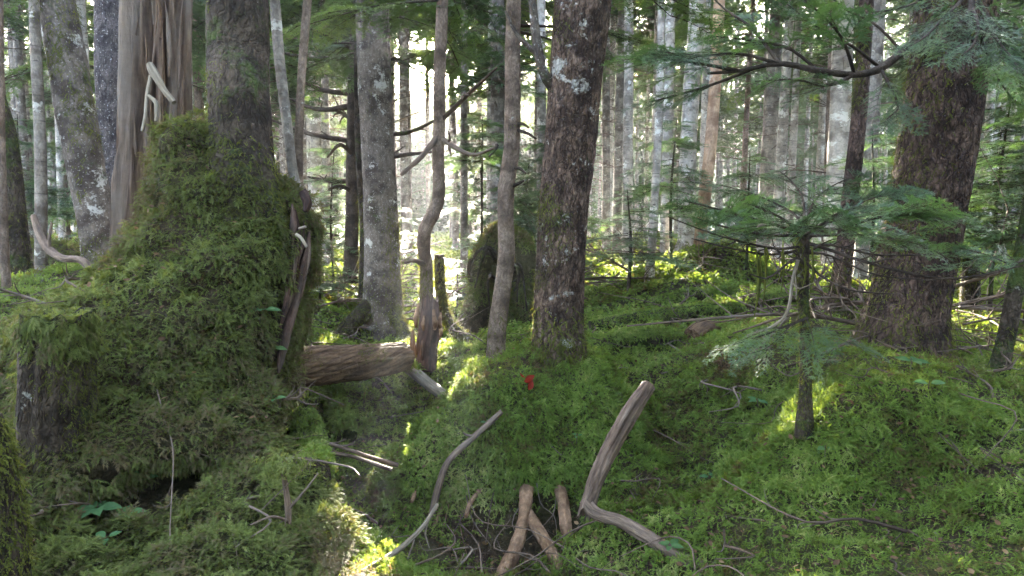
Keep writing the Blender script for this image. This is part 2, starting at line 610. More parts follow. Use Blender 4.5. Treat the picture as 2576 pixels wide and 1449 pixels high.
MAT = {}
MAT['bark_brown'] = bark('brown_plated_bark', (0.034, 0.023, 0.018), (0.100, 0.070, 0.054), (0.19, 0.140, 0.115), plate=26, stretch=0.4,
                         lichen=(0.31, 0.31, 0.29), lich_amt=0.40, lich_scale=4.5, moss=0.16, crack=0.9, bump=1.0, fine_lich=0.15)
MAT['bark_red'] = bark('dark_reddish_bark', (0.028, 0.019, 0.016), (0.074, 0.050, 0.041), (0.145, 0.105, 0.09), plate=24, stretch=0.4,
                       lichen=(0.28, 0.28, 0.27), lich_amt=0.10, lich_scale=7, moss=0.18, crack=0.9, bump=1.0)
MAT['bark_grey'] = bark('grey_lichen_bark', (0.036, 0.029, 0.026), (0.098, 0.086, 0.078), (0.185, 0.170, 0.158), plate=15, stretch=0.8,
                        lichen=(0.33, 0.33, 0.315), lich_amt=0.46, lich_scale=5.5, moss=0.22, crack=0.35, bump=0.5, fine_lich=0.5)
MAT['bark_purple'] = bark('dark_grey_bark', (0.045, 0.041, 0.048), (0.095, 0.088, 0.098), (0.17, 0.16, 0.172), plate=30, stretch=0.55,
                          lichen=(0.40, 0.40, 0.42), lich_amt=0.05, lich_scale=12, moss=0.0, crack=0.7, bump=0.8, fine_lich=0.7)
MAT['bark_thin'] = bark('slender_grey_brown_bark', (0.070, 0.053, 0.044), (0.165, 0.130, 0.110), (0.27, 0.225, 0.195), plate=40, stretch=0.6,
                        lichen=(0.34, 0.34, 0.32), lich_amt=0.2, lich_scale=9, moss=0.12, crack=0.5, bump=0.6)
MAT['bark_mossy'] = bark('moss_grown_bark', (0.017, 0.013, 0.010), (0.042, 0.032, 0.024), (0.092, 0.077, 0.062), plate=20, stretch=0.5,
                         lichen=(0.24, 0.24, 0.22), lich_amt=0.25, moss=0.42, crack=0.6, bump=1.0)
MAT['bark_pale'] = bark('pale_fir_bark', (0.145, 0.135, 0.128), (0.31, 0.30, 0.29), (0.46, 0.455, 0.45), plate=14, stretch=0.6,
                        lichen=(0.54, 0.54, 0.51), lich_amt=0.45, lich_scale=5, moss=0.05, crack=0.25, marks=0.85, bump=0.4)
MAT['bark_mid'] = bark('grey_fir_bark', (0.075, 0.066, 0.060), (0.175, 0.162, 0.152), (0.29, 0.28, 0.268), plate=18, stretch=0.6,
                       lichen=(0.39, 0.39, 0.36), lich_amt=0.4, lich_scale=5, moss=0.08, crack=0.4, marks=0.6, bump=0.5)
MAT['bark_peeled'] = bark('peeling_orange_bark', (0.16, 0.105, 0.075), (0.34, 0.235, 0.165), (0.48, 0.37, 0.29), plate=10, stretch=0.3,
                          lichen=(0.40, 0.40, 0.38), lich_amt=0.3, lich_scale=4, crack=0.3, bump=0.5)
MAT['root'] = bark('root_bark', (0.070, 0.044, 0.028), (0.165, 0.108, 0.072), (0.26, 0.185, 0.13), plate=22, stretch=0.9,
                   lichen=(0.36, 0.34, 0.32), lich_amt=0.2, lich_scale=16, moss=0.05, crack=0.25, bump=0.5)
MAT['snag'] = wood('weathered_snag_wood', [(0.016, 0.011, 0.009), (0.062, 0.042, 0.032), (0.125, 0.090, 0.068), (0.31, 0.245, 0.19)], along=1.6, across=34, grey=0.5)
MAT['log'] = wood('fallen_log_wood', [(0.022, 0.014, 0.010), (0.075, 0.048, 0.032), (0.145, 0.098, 0.066), (0.26, 0.20, 0.15)], along=3.0, across=30, grey=0.08)
MAT['rot'] = wood('rotten_wood', [(0.009, 0.006, 0.006), (0.030, 0.018, 0.014), (0.075, 0.044, 0.034), (0.19, 0.14, 0.12)], along=5, across=30, grey=0.2)
MAT['bleach'] = wood('bleached_branch_wood', [(0.06, 0.052, 0.042), (0.13, 0.115, 0.095), (0.20, 0.185, 0.16), (0.28, 0.27, 0.245)], along=4, across=60, bump=0.5, grey=0.3)
MAT['deadwood'] = wood('dead_branch_wood', [(0.026, 0.019, 0.015), (0.075, 0.054, 0.043), (0.145, 0.110, 0.090), (0.28, 0.24, 0.21)], along=6, across=45, bump=0.7, grey=0.15)
MAT['twig'] = wood('dead_twig_wood', [(0.028, 0.020, 0.016), (0.065, 0.050, 0.041), (0.115, 0.090, 0.075), (0.20, 0.17, 0.15)], along=8, across=60, bump=0.3, grey=0.3)
MAT['limb'] = bark('dark_limb_bark', (0.020, 0.016, 0.013), (0.046, 0.036, 0.030), (0.085, 0.070, 0.06), plate=40, stretch=0.5, moss=0.22, crack=0.4, bump=0.5)

G1, G2, G3, G4 = (0.030, 0.056, 0.010), (0.066, 0.118, 0.018), (0.110, 0.155, 0.034), (0.165, 0.195, 0.062)
MAT['moss'] = leafy('feather_moss', [(0.0, (0.085, 0.058, 0.030)), (0.20, (0.076, 0.084, 0.020)), (0.45, (0.084, 0.138, 0.024)),
                                     (0.72, (0.132, 0.190, 0.038)), (1.0, (0.23, 0.26, 0.085))], 0.42, (1.5, 1.35, 0.7), 1.6, clumpy=2.0, contrast=.6)
MAT['moss_olive'] = leafy('stump_moss', [(0.0, (0.080, 0.058, 0.036)), (0.25, (0.098, 0.082, 0.042)), (0.45, (0.066, 0.080, 0.022)),
                                         (0.70, (0.094, 0.122, 0.030)), (1.0, (0.170, 0.180, 0.070))], 0.38, (1.5, 1.35, 0.7), 1.9)
MAT['moss_trunk'] = leafy('trunk_moss', [(0.0, (0.040, 0.034, 0.016)), (0.4, (0.056, 0.066, 0.015)), (0.75, (0.090, 0.105, 0.020)),
                                         (1.0, (0.17, 0.17, 0.045))], 0.40, (1.6, 1.4, 0.5), 3.0)
MAT['needles'] = leafy('fir_needles', [(0.0, (0.026, 0.050, 0.028)), (0.45, (0.046, 0.088, 0.038)), (0.75, (0.076, 0.128, 0.044)),
                                       (1.0, (0.135, 0.185, 0.055))], 0.38, (1.7, 1.7, 0.75), 0.9, 0.45, 0.45)
MAT['far_needles'] = leafy('distant_fir_needles', [(0.0, (0.030, 0.050, 0.026)), (0.45, (0.050, 0.082, 0.034)), (0.75, (0.064, 0.108, 0.036)),
                                                   (1.0, (0.11, 0.155, 0.045))], 0.42, (1.6, 1.5, 0.6), 0.25, 0.5, 0.3, obj_rand=0.25)
MAT['leaf'] = leafy('broad_leaves', [(0.0, (0.036, 0.080, 0.032)), (0.5, (0.056, 0.120, 0.044)), (1.0, (0.11, 0.175, 0.060))], 0.4, (1.4, 1.5, 0.7), 3.0, 0.6, 0.08)
MAT['red_leaf'] = leafy('red_leaves', [(0.0, (0.10, 0.014, 0.010)), (0.5, (0.17, 0.024, 0.014)), (1.0, (0.26, 0.05, 0.025))], 0.45, (1.4, 1.1, 0.9), 3.0)
MAT['dry_leaf'] = leafy('dry_leaves', [(0.0, (0.060, 0.036, 0.020)), (0.6, (0.115, 0.072, 0.038)), (1.0, (0.24, 0.165, 0.085))], 0.3, (1.3, 1.2, 0.9), 3.0)

def soil():
    b = NT('forest_soil')
    pos = b.n('NewGeometry').outputs['Position']
    n1 = b.noise(pos, 1.1, 4.0, 0.6)
    n2 = b.noise(pos, 24.0, 5.0, 0.65)
    n3 = b.noise(pos, 90.0, 3.0, 0.6)
    c = b.ramp(n2, [(0.3, (0.016, 0.011, 0.007)), (0.52, (0.038, 0.026, 0.016)), (0.72, (0.075, 0.050, 0.030))])
    g = b.ramp(n3, [(0.35, (0.030, 0.044, 0.010)), (0.65, (0.068, 0.088, 0.022))])
    c = b.mix(b.ramp(n1, [(0.40, 0.0), (0.60, 0.35)]), c, g)
    bp = b.n('Bump', None, Height=b.math('ADD', n2, b.math('MULTIPLY', n3, 0.5)), Strength=1.0, Distance=0.03).outputs[0]
    p = b.n('BsdfPrincipled', None, Roughness=0.95)
    p.inputs['Specular IOR Level'].default_value = 0.08
    b.t.links.new(c, p.inputs['Base Color']); b.t.links.new(bp, p.inputs['Normal'])
    return b.done(p.outputs[0])
MAT['soil'] = soil()
# ------------------------------------------------------------------ terrain
def gs(x, y, cx, cy, sx, sy, rot=0.0):
    c, s = math.cos(rot), math.sin(rot)
    dx, dy = x - cx, y - cy
    a, b = (dx * c + dy * s) / sx, (-dx * s + dy * c) / sy
    return np.exp(-(a * a + b * b))

def plateau(x, y, cx, cy, sx, sy, k=3.0, rot=0.0):
    c, s = math.cos(rot), math.sin(rot)
    dx, dy = x - cx, y - cy
    a, b = (dx * c + dy * s) / sx, (-dx * s + dy * c) / sy
    return 1 / (1 + (a * a + b * b) ** k)

CTRL = [(1410, 930, 4.92), (1330, 940, 4.9), (1490, 950, 4.9), (1400, 1010, 4.66), (1350, 1100, 4.46),
        (1400, 1190, 4.28), (1500, 1140, 4.34), (1545, 1050, 4.6), (1300, 1290, 4.26), (1400, 1310, 4.24), (1150, 1300, 4.26), (1250, 1440, 3.66), (1100, 1400, 3.62), (950, 1330, 4.0), (850, 1230, 4.45),
        (880, 1130, 5.05), (900, 1040, 5.55), (1050, 985, 5.95), (1130, 945, 6.0), (880, 885, 7.4), (960, 868, 8.3), (1100, 890, 6.5), (1240, 938, 5.7), (1340, 880, 5.9), (1050, 1449, 3.42),
        (850, 1400, 3.05), (770, 1310, 3.22), (950, 1455, 2.92), (1400, 1449, 3.5), (1600, 1449, 3.25), (1490, 1300, 3.72), (1600, 1320, 3.58), (1750, 1420, 3.15), (1900, 1449, 2.9), (2200, 1449, 2.6), (2500, 1449, 2.5),
        (1650, 1150, 4.5), (1650, 1000, 5.25), (1860, 1200, 3.95), (1870, 1050, 4.65), (2030, 1045, 3.62), (2200, 1005, 3.62), (2340, 1000, 3.6), (2120, 1040, 3.55), (2250, 900, 4.5), (2270, 885, 4.95), (2050, 1250, 3.3),
        (2200, 1100, 3.45), (2220, 1250, 3.25), (2390, 1130, 3.42), (2400, 1290, 3.12), (2480, 1200, 3.1), (2200, 1400, 2.85), (2576, 1100, 3.6), (2576, 960, 4.6), (2500, 935, 4.8), (1800, 900, 5.3), (1600, 905, 6.05), (1700, 805, 7.5), (2000, 800, 7.0), (1600, 725, 10.0),
        (1900, 685, 12.0), (2300, 705, 9.0), (2500, 800, 7.5), (830, 725, 11.5), (1150, 745, 11.0), (1270, 830, 8.0), (100, 745, 7.2), (260, 690, 6.3), (320, 690, 7.5), (700, 800, 6.5), (-300, 740, 6.5), (2900, 800, 7.5)]
_c = [W(*c) for c in CTRL] + [np.array(c) for c in [(-.15, 4.36, .36), (-.15, 4.6, .40), (-.17, 4.9, .40), (-.40, 4.27, .24), (-.40, 4.5, .27), (-.42, 4.75, .24), (-.62, 4.2, .08), (-.64, 4.45, .11), (-.64, 4.7, .06), (.1, 4.36, .36), (-.85, 4.4, -.15), (-.3, 5.3, .12), (-1.5, 2.3, .0), (-1.5, 2.9, .05), (-1.95, 2.6, .1), (-4.5, 2.5, .6), (4.6, 2.6, .5), (0, .8, .0), (2, .8, .2), (-2, .8, .2), (0.3, 2.2, -.15), (1.2, 2.1, .0), (-.9, 2.2, .1), (-2.4, 3.5, .5), (-2.6, 4.6, .7),
                                                      (-1.8, 4.8, .55), (-8, 8, .9), (9, 8, .8), (-6, 1, .6), (6, 1, .6), (-10, 14, .8), (0, 14, .72), (10, 14, .85), (-16, 20, .85), (0, 22, .8), (17, 22, .9), (0, 30, .85), (-20, 30, .9), (20, 30, .9)]]
_c = np.array(_c)
BUMPS = [(W(a, b, Y)[0], Y, hh, sx, sy) for a, b, Y, hh, sx, sy in [(1790, 690, 9.6, .34, .95, .6), (1610, 860, 6.4, .20, .38, .16), (1900, 800, 7.4, .22, .7, .22), (1690, 760, 8.3, .22, .7, .25), (2130, 780, 7.6, .2, .5, .3),
    (1560, 790, 7.2, .16, .35, .2), (2020, 850, 6.0, .16, .4, .2), (1150, 790, 8.6, .25, .6, .3), (850, 760, 8.2, .25, .6, .3)]]
def _warp(x, y):
    return np.stack([x, np.where(y < 6, y, 6 + 3.5 * np.log1p(np.maximum(y - 6, 0) / 3.5))], -1)
_cp = _warp(_c[:, 0], _c[:, 1])
def _phi(d):
    return np.sqrt(d * d + 0.04) 
_A = _phi(np.linalg.norm(_cp[:, None] - _cp[None], axis=-1))
_wts = np.linalg.solve(_A - 0.02 * np.eye(len(_c)), _c[:, 2] - 0.6)

def H(x, y):
    x = np.asarray(x, float); y = np.asarray(y, float)
    sh = x.shape
    X, Y = x.ravel(), y.ravel()
    xc = np.clip(X, -20, 20); yc = np.clip(Y, 0.3, 32)
    q = _warp(xc, yc)
    h = np.zeros(len(X))
    for k in range(0, len(X), 20000):
        h[k:k + 20000] = _phi(np.linalg.norm(q[k:k + 20000, None] - _cp[None], axis=-1)) @ _wts
    h = 0.6 + np.clip(h, -1.5, 0.9)
    far = np.clip((np.maximum(np.abs(X) - 14, Y - 24)) / 10, 0, 1)
    h = h * (1 - far) + 0.85 * far
    p = np.stack([X, Y, np.zeros_like(X)], 1)
    near = 1 / (1 + np.exp((Y - 6.5) / 1.0))
    h = h + 0.05 * fbm(p * 1.7 + 9.1, 3) + 0.028 * fbm(p * 4.5, 2)
    h = h + 0.13 * plateau(X, Y, .20, 4.78, .60, .46, 2.4, .15) - 0.15 * np.maximum(gs(X, Y, .25, 4.7, 1.15, .95) - 1.25 * gs(X, Y, .2, 4.78, .72, .58), 0)
    for bx, by, bh, sx, sy in BUMPS:
        h = h + bh * gs(X, Y, bx, by, sx, sy)
    h = h + (1 - near) * (0.26 * np.maximum(fbm(p * 0.5 + 17.7, 3), -0.1) + 0.09 * np.abs(vnoise(p * 1.3 + 4.4)))
    return h.reshape(sh)

def axis(fine0, fine1, step, lo, hi, grow=1.16):
    a = list(np.arange(fine0, fine1 + 1e-6, step))
    d = step
    while a[-1] < hi:
        d *= grow; a.append(a[-1] + d)
    d = step
    pre = []
    v = fine0
    while v > lo:
        d *= grow; v -= d; pre.append(v)
    return np.array(pre[::-1] + a)

gx = axis(-4.6, 4.6, 0.045, -260, 260)
gy = axis(1.0, 9.0, 0.05, -260, 420)
GX, GY = np.meshgrid(gx, gy)
GZ = H(GX, GY)
ground = Geo()
nxg, nyg = len(gx), len(gy)
ii = np.arange(nxg * nyg).reshape(nyg, nxg)
ground.add(np.stack([GX, GY, GZ], -1).reshape(-1, 3), np.stack([ii[:-1, :-1], ii[:-1, 1:], ii[1:, 1:], ii[1:, :-1]], -1).reshape(-1, 4), 0.5)
go = link('ground', ground.mesh('ground', MAT['soil']))
go['kind'] = 'structure'

# ------------------------------------------------------------------ the big mossy stump in the left foreground
# rows: py, left edge px, right edge px (at the middle of the mass), front distance, back distance
STUMP_ROWS = [(1640, -760, 820, 2.15, 3.5), (1449, -620, 690, 2.38, 3.7), (1300, -480, 590, 2.62, 3.95), (1160, -380, 600, 2.86, 4.3),
              (1030, -280, 672, 3.08, 4.95), (930, -170, 690, 3.24, 5.0), (850, -60, 705, 3.36, 5.0), (780, 50, 714, 3.48, 5.0),
              (720, 175, 722, 3.58, 5.0), (660, 235, 730, 3.66, 5.0), (600, 268, 742, 3.74, 5.0), (540, 300, 752, 3.82, 4.95),
              (490, 318, 742, 3.88, 4.9), (455, 330, 700, 3.93, 4.85), (405, 346, 610, 3.99, 4.75), (355, 380, 530, 4.04, 4.65), (318, 415, 495, 4.1, 4.55), (296, 448, 478, 4.18, 4.4)]
def stump_mesh():
    n = 110
    rows = []
    for py, xl, xr, yf, yb in STUMP_ROWS:
        ym = 0.62 * yf + 0.38 * yb
        z = W(0, py, yf)[2]
        rows.append((z, W(xl, py, yf * .75 + ym * .25)[0], W(xr, py, ym)[0] if py < 1100 else W(xr, py, yf + .25)[0], yf, yb))
    R = spline(np.array(rows), 90)
    th = np.linspace(0, 2 * math.pi, n, endpoint=False)
    V = np.zeros((len(R), n, 3))
    for i, (z, xl, xr, yf, yb) in enumerate(R):
        cx, cy = (xl + xr) / 2, (yf + yb) / 2
        k = 0.9
        c, s = np.cos(th), np.sin(th)
        V[i, :, 0] = cx + (xr - xl) / 2 * np.sign(c) * np.abs(c) ** k
        V[i, :, 1] = cy + (yb - yf) / 2 * np.sign(s) * np.abs(s) ** k
        V[i, :, 2] = z
    P = V.reshape(-1, 3)
    d = 0.10 * fbm(P * 2.3 + 5, 3) + 0.035 * fbm(P * 8.0, 2)
    ctr = np.stack([P[:, 0] * 0 - 1.8, P[:, 1] * 0 + 4.4, P[:, 2]], 1)
    out = nrm(P - ctr)
    P = P + out * d[:, None]
    # dark hollow low on the left
    hol = gs(P[:, 0], P[:, 2], W(230, 1370, 2.5)[0], W(230, 1380, 2.5)[2], 0.24, 0.12) * (P[:, 1] < 3.4)
    P[:, 1] += 0.95 * hol
    m = len(R)
    idx = np.arange(m * n).reshape(m, n)
    nx = np.roll(idx, -1, 1)
    F = np.stack([idx[:-1], nx[:-1], nx[1:], idx[1:]], -1).reshape(-1, 4)
    g = Geo()
    P = np.concatenate([P, P[idx[-1]].mean(0)[None]])
    g.add(P, F)
    a = idx[-1]; b = np.roll(a, -1)
    T = np.stack([a, b, np.full(n, len(P) - 1)], -1)
    g.f3.append(T); g.t3.append(np.full(n, 0.5, np.float32))
    return g
stump_g = stump_mesh()
stump = thing('mossy_stump', 'huge flaring stump smothered in shaggy olive moss that fills the left foreground', 'stump', (-1.9, 4.0, 0.2))
part('stump_body', stump_g, MAT['soil'], stump)

# one ray caster over ground and stump, used to rest things on what carries them
def make_bvh():
    sub = (np.abs(GX) < 40) & (GY > 0.5) & (GY < 80)
    f = np.concatenate([q for q in ground.f4])
    keep = sub.ravel()[f].all(1)
    V1 = np.concatenate(ground.v).astype(float)
    f = f[keep]
    V2, F2 = stump_g.tri_soup()
    polys = [tuple(q) for q in f] + [tuple(t + len(V1)) for t in F2]
    return BVHTree.FromPolygons([tuple(v) for v in np.concatenate([V1, V2])], polys)
BVH = make_bvh()
CAMP = Vector((0, 0, CAM_Z))
def hit(px, py):
    d = W(px, py, 5.0) - np.array(CAMP)
    h = BVH.ray_cast(CAMP, Vector(d).normalized(), 200)
    if h[0] is None:
        p = W(px, py, 6.0); return p, np.array([0, 0, 1.0])
    return np.array(h[0]), np.array(h[1])
def drop(x, y, z0=6.0):
    h = BVH.ray_cast(Vector((x, y, z0)), Vector((0, 0, -1)), 50)
    return float(h[0][2]) if h[0] is not None else float(H(np.array([x]), np.array([y]))[0])
def hit_xy(x, y):
    h = BVH.ray_cast(Vector((x, y, 6.0)), Vector((0, 0, -1)), 50)
    if h[0] is None:
        return np.array([x, y, 0.0]), np.array([0, 0, 1.0])
    nn = np.array(h[1]); return np.array(h[0]), nn if nn[2] > 0 else -nn
def nearest(p):
    h = BVH.find_nearest(Vector(p))
    return np.array(h[0]), np.array(h[1])

# ------------------------------------------------------------------ moss
sV, sF = stump_g.tri_soup()
def stump_w(c, n):
    vis = (c[:, 1] < 4.75) & (c[:, 2] > 0.05)
    return np.where(vis, 1.0, 0.12) * np.clip(1.3 - 0.10 * c[:, 1], .3, 1.5)
P, N = scatter(sV, sF, 125000, 3, weight=stump_w)
hol = gs(P[:, 0], P[:, 2], W(230, 1370, 2.5)[0], W(230, 1380, 2.5)[2], 0.20, 0.10) * (P[:, 1] < 3.4)
keep = hol < 0.5
P, N = P[keep], N[keep]
_ed = spline(np.array([W(a, b, Y) for a, b, Y in [(762, 520, 4.2), (758, 600, 4.12), (744, 720, 4.03), (724, 800, 3.96), (708, 880, 3.88), (694, 960, 3.8), (684, 1040, 3.74), (660, 1130, 3.6)]]), 40)
_dd = np.min(np.stack([np.linalg.norm(P - e, axis=-1) for e in _ed]), 0)
P, N = P[_dd > .085], N[_dd > .085]
bare = fbm(P * 2.6 + 40, 3)
keep = (bare > -0.42) | (rng_(5).random(len(P)) < 0.35)
P, N = P[keep], N[keep]
mg = Geo()
fronds(mg, P, N, 0.040, 11, droop=0.42, lift=0.95, jit=0.55, clump=0.085, shelf=1.2)
part('moss_cover', mg, MAT['moss_olive'], stump, smooth=False, stuff=True)

def ground_moss():
    rg = rng_(21)
    g = Geo()
    def band(y0, y1, n, L, temps, droop, lift, seed, wide=0.80, pad=0.6):
        # even over the area of the wedge the picture sees, with room to step aside
        t = rg.random(n)
        Y = np.sqrt(y0 * y0 + t * (y1 * y1 - y0 * y0))
        X = rg.uniform(-1, 1, n) * (wide * Y + pad)
        Z = H(X, Y)
        e = 0.02
        Nx = -(H(X + e, Y) - Z) / e; Ny = -(H(X, Y + e) - Z) / e
        Nn = nrm(np.stack([Nx, Ny, np.ones(n)], 1))
        Pp = np.stack([X, Y, Z], 1)
        bare = fbm(Pp * 1.5 + 70, 3)
        hole = 0.7 * gs(X, Y, -0.45, 3.75, 0.2, 0.16) + 0.75 * gs(X, Y, -.05, 3.75, .30, .22) + gs(X, Y, -.08, 4.08, .34, .13) + gs(X, Y, .28, 4.1, .2, .13) + 0.9 * gs(X, Y, 2.0, 3.3, 0.10, 0.28) + 0.8 * gs(X, Y, -0.95, 5.25, 0.5, 0.10)
        k = (rg.random(n) > hole * 1.2 * (Z < -0.08)) & ((bare > -0.45) | (rg.random(n) < 0.35))
        up = rg.random(n) < 0.32
        for m, tp, dr, li, ss in ((k & ~up, temps, droop, lift, seed), (k & up, FROND_S if L < 0.07 else temps, 0.1, 1.3, seed + 1)):
            fronds(g, Pp[m], Nn[m], L * np.clip(Y[m] / y1, 0.7, 1) * 1.15, ss, temps=tp, droop=dr, lift=li, jit=0.6, clump=0.07)
    band(1.9, 4.2, 105000, 0.038, FROND_N, 0.55, 0.75, 31)
    band(4.2, 6.5, 100000, 0.047, FROND_N, 0.50, 0.75, 33)
    def slopes():
        sub_ = (GX > -1.2) & (GX < 3.2) & (GY > 2.2) & (GY < 5.6)
        f = np.concatenate(ground.f4); f = f[sub_.ravel()[f].all(1)]
        V = np.concatenate(ground.v).astype(float)
        T = np.concatenate([f[:, [0, 1, 2]], f[:, [0, 2, 3]]])
        Pq, Nq = scatter(V, T, 60000, 61, weight=lambda c, n: np.clip((.93 - np.abs(n[:, 2])) * 6, 0, 1) * (c[:, 2] > -.15))
        fronds(g, Pq, Nq, .040, 62, droop=.45, lift=.9, jit=.6, clump=.07, shelf=1.0)
    slopes()
    band(6.5, 10.0, 70000, 0.075, FROND_F, 0.35, 0.8, 35)
    band(10.0, 18.0, 60000, 0.12, FROND_F, 0.30, 0.8, 37)
    band(18.0, 40.0, 40000, 0.30, FROND_F, 0.25, 0.8, 39)
    o = link('moss_carpet', g.mesh('moss_carpet', MAT['moss'], smooth=False))
    o['kind'] = 'stuff'
    tag(o, 'shaggy green feather moss carpeting the forest floor and its mounds', 'moss')
ground_moss()
# ------------------------------------------------------------------ trees near the viewer
def trunk_path(pts, top=11.0, sink=0.3):
    """pts: (px, py, width px, Y) from the foot up; continues above the picture"""
    P = [W(a, b, Y) for a, b, w, Y in pts]
    R = [PX(w, Y) / 2 for a, b, w, Y in pts]
    d = nrm(P[0] - P[1])
    P.insert(0, P[0] + np.array([d[0] * .3, d[1] * .3, -1]) * sink); R.insert(0, R[0] * 1.05)
    t = nrm(P[-1] - P[-2]); r = R[-1]
    while P[-1][2] < top:
        t = nrm(t + np.array([0, 0, 0.35]))
        P.append(P[-1] + t * 1.6); r *= 0.90; R.append(r)
    return np.array(P), np.array(R)

def trunk_moss(root, g, n, L, seed, wfn, mat='moss_trunk', name='moss', droop=0.9, lift=0.7, temps=None):
    V, F = g.tri_soup()
    P, N = scatter(V, F, n, seed, weight=wfn)
    m = Geo()
    fronds(m, P, N, L, seed, droop=droop, lift=lift, jit=0.5, temps=temps or FROND_S + FROND_N[:3])
    if m.n:
        part(name, m, MAT[mat], root, smooth=False, stuff=True)

def near_tree(name, label, pts, mat, flare=0.5, flare_h=0.25, n=28, amp=0.07, lobes=5, seed=1, cat='tree', top=11.0, moss=None, fr=2.2,
              part_name='trunk', group=None, sink=0.3, flute=0.04, relief=None):
    P, R = trunk_path(pts, top, sink)
    g = Geo()
    L = np.linalg.norm(np.diff(P, axis=0), axis=1).sum()
    tube(g, P, R, M=int(max(30, min(150, L / max(0.03, R[1] * 0.45)))) if not relief else 420, n=n if not relief else 150, relief=relief, amp=amp, fr=fr, flare=flare, flare_h=flare_h, lobes=lobes,
         seed=seed * 0.77, flute=flute)
    root = thing(name, label, cat, tuple(W(*pts[0][:2], pts[0][3])), group)
    part(part_name, g, MAT[mat], root)
    if moss:
        for k, (cnt, ln, wf) in enumerate(moss):
            trunk_moss(root, g, cnt, ln, seed * 10 + k, wf)
    return root, g

def patchy(lo, scale, sd, side=None, zmax=None, zmin=None, soft=0.15):
    """moss where a noise exceeds lo; side: preferred direction; zmax/zmin: height limits"""
    def f(c, n):
        w = np.clip((fbm(c * np.array([scale, scale, scale * 0.7]) + sd, 3) - lo) / soft, 0, 1)
        if side is not None:
            w = w * np.clip((n @ nrm(np.array(side, float))) * 1.6 + 0.3, 0, 1)
        if zmax is not None:
            w = np.maximum(w * (c[:, 2] < zmax + 0.6), np.clip((zmax - c[:, 2]) / 0.3, 0, 1))
        if zmin is not None:
            w = w * np.clip((c[:, 2] - zmin) / 0.3, 0, 1)
        return w * (c[:, 2] < 4.2)
    return f

def base_moss(z0, z1):
    def f(c, n):
        return np.clip((z1 - c[:, 2]) / (z1 - z0), 0, 1) ** 1.5 * (0.6 + 0.8 * (vnoise(c * 5) > -0.2))
    return f

# middle tree on its mound
T10 = [(1410, 960, 168, 4.92), (1407, 900, 146, 4.92), (1404, 820, 130, 4.92), (1408, 700, 122, 4.92), (1416, 540, 124, 4.93), (1432, 380, 128, 4.94),
       (1448, 200, 130, 4.95), (1462, 60, 134, 4.97), (1470, -40, 134, 5.0)]
mid_tree, mid_g = near_tree('conifer_tree', 'stout brown barked tree with white lichen flecks standing on the mossy mound in the middle', T10, 'bark_brown',
                            flare=0.28, flare_h=0.16, seed=3, amp=0.05, n=40, relief=(30, 9, .045),
                            moss=[(5200, 0.042, base_moss(0.55, 1.02)), (1700, 0.03, patchy(0.18, 3.2, 8, side=(-1, -0.3, 0))),
                                  (900, 0.028, lambda c, n: (gs(c[:, 0], c[:, 2], W(1372, 540, 4.85)[0], W(1372, 530, 4.85)[2], .07, .12)
                                                             + gs(c[:, 0], c[:, 2], W(1360, 700, 4.85)[0], W(1360, 700, 4.85)[2], .06, .07)) * (c[:, 1] < 4.95))])
g = Geo()
twig(g, [W(1392, 222, 4.93), W(1368, 185, 4.88), W(1352, 120, 4.86), W(1342, 40, 4.86), W(1338, -60, 4.86), W(1345, -300, 4.9)], PX(15, 4.9), PX(8, 4.9), 4, subs=4, slen=.3)
part('limb', g, MAT['bark_grey'], mid_tree, label='pale limb curving up beside the trunk')
# the roots under the mound
def root_part(pts, name='root'):
    g = Geo()
    P = [W(a, b, Y) for a, b, w, Y in pts]; R = [PX(w, Y) / 2 for a, b, w, Y in pts]
    tube(g, P, R, M=90, n=26, amp=0.30, fr=8, seed=pts[0][0] * 0.01, flute=.12, relief=(70, 16, .10))
    part(name, g, MAT['root'], mid_tree)
root_part([(1320, 1150, 34, 4.75), (1322, 1215, 36, 4.42), (1324, 1250, 36, 4.08), (1318, 1310, 37, 3.90), (1295, 1380, 36, 3.70), (1262, 1450, 38, 3.52), (1225, 1530, 40, 3.36)])
root_part([(1326, 1290, 34, 3.98), (1348, 1325, 36, 3.86), (1385, 1385, 36, 3.70), (1412, 1445, 36, 3.56), (1428, 1520, 38, 3.4)])
root_part([(1400, 1170, 28, 4.7), (1405, 1215, 30, 4.35), (1416, 1260, 30, 4.10), (1424, 1320, 30, 3.96), (1432, 1375, 26, 3.85)])
for k, (a, b, c_, d) in enumerate([(1195, 1130, 1092, 1322), (1120, 1130, 1035, 1262), (1236, 1160, 1172, 1300), (1500, 1200, 1530, 1330)]):
    root_part([(a + 10, b - 40, 14, 4.75), (a, b, 15, 4.45), (a * .6 + c_ * .4 + 8, b * .6 + d * .4, 15, 4.30), (a * .25 + c_ * .75 - 5, b * .25 + d * .75, 13, 4.14), (c_, d, 9, 4.0)])
for k in range(14):
    rr_ = rng_(1500 + k)
    a, b = rr_.uniform(1080, 1540), rr_.uniform(1180, 1240)
    g = Geo()
    twig(g, [W(a, b - 20, 4.55), W(a + rr_.normal(0, 10), b + 30, 4.25), W(a + rr_.normal(0, 22), b + 85, 4.14), W(a + rr_.normal(0, 40), b + rr_.uniform(110, 190), 4.0)], .006, .0025, 1500 + k, subs=3, slen=.3, n=5)
    part('rootlet', g, MAT['twig' if k % 3 else 'root'], mid_tree)

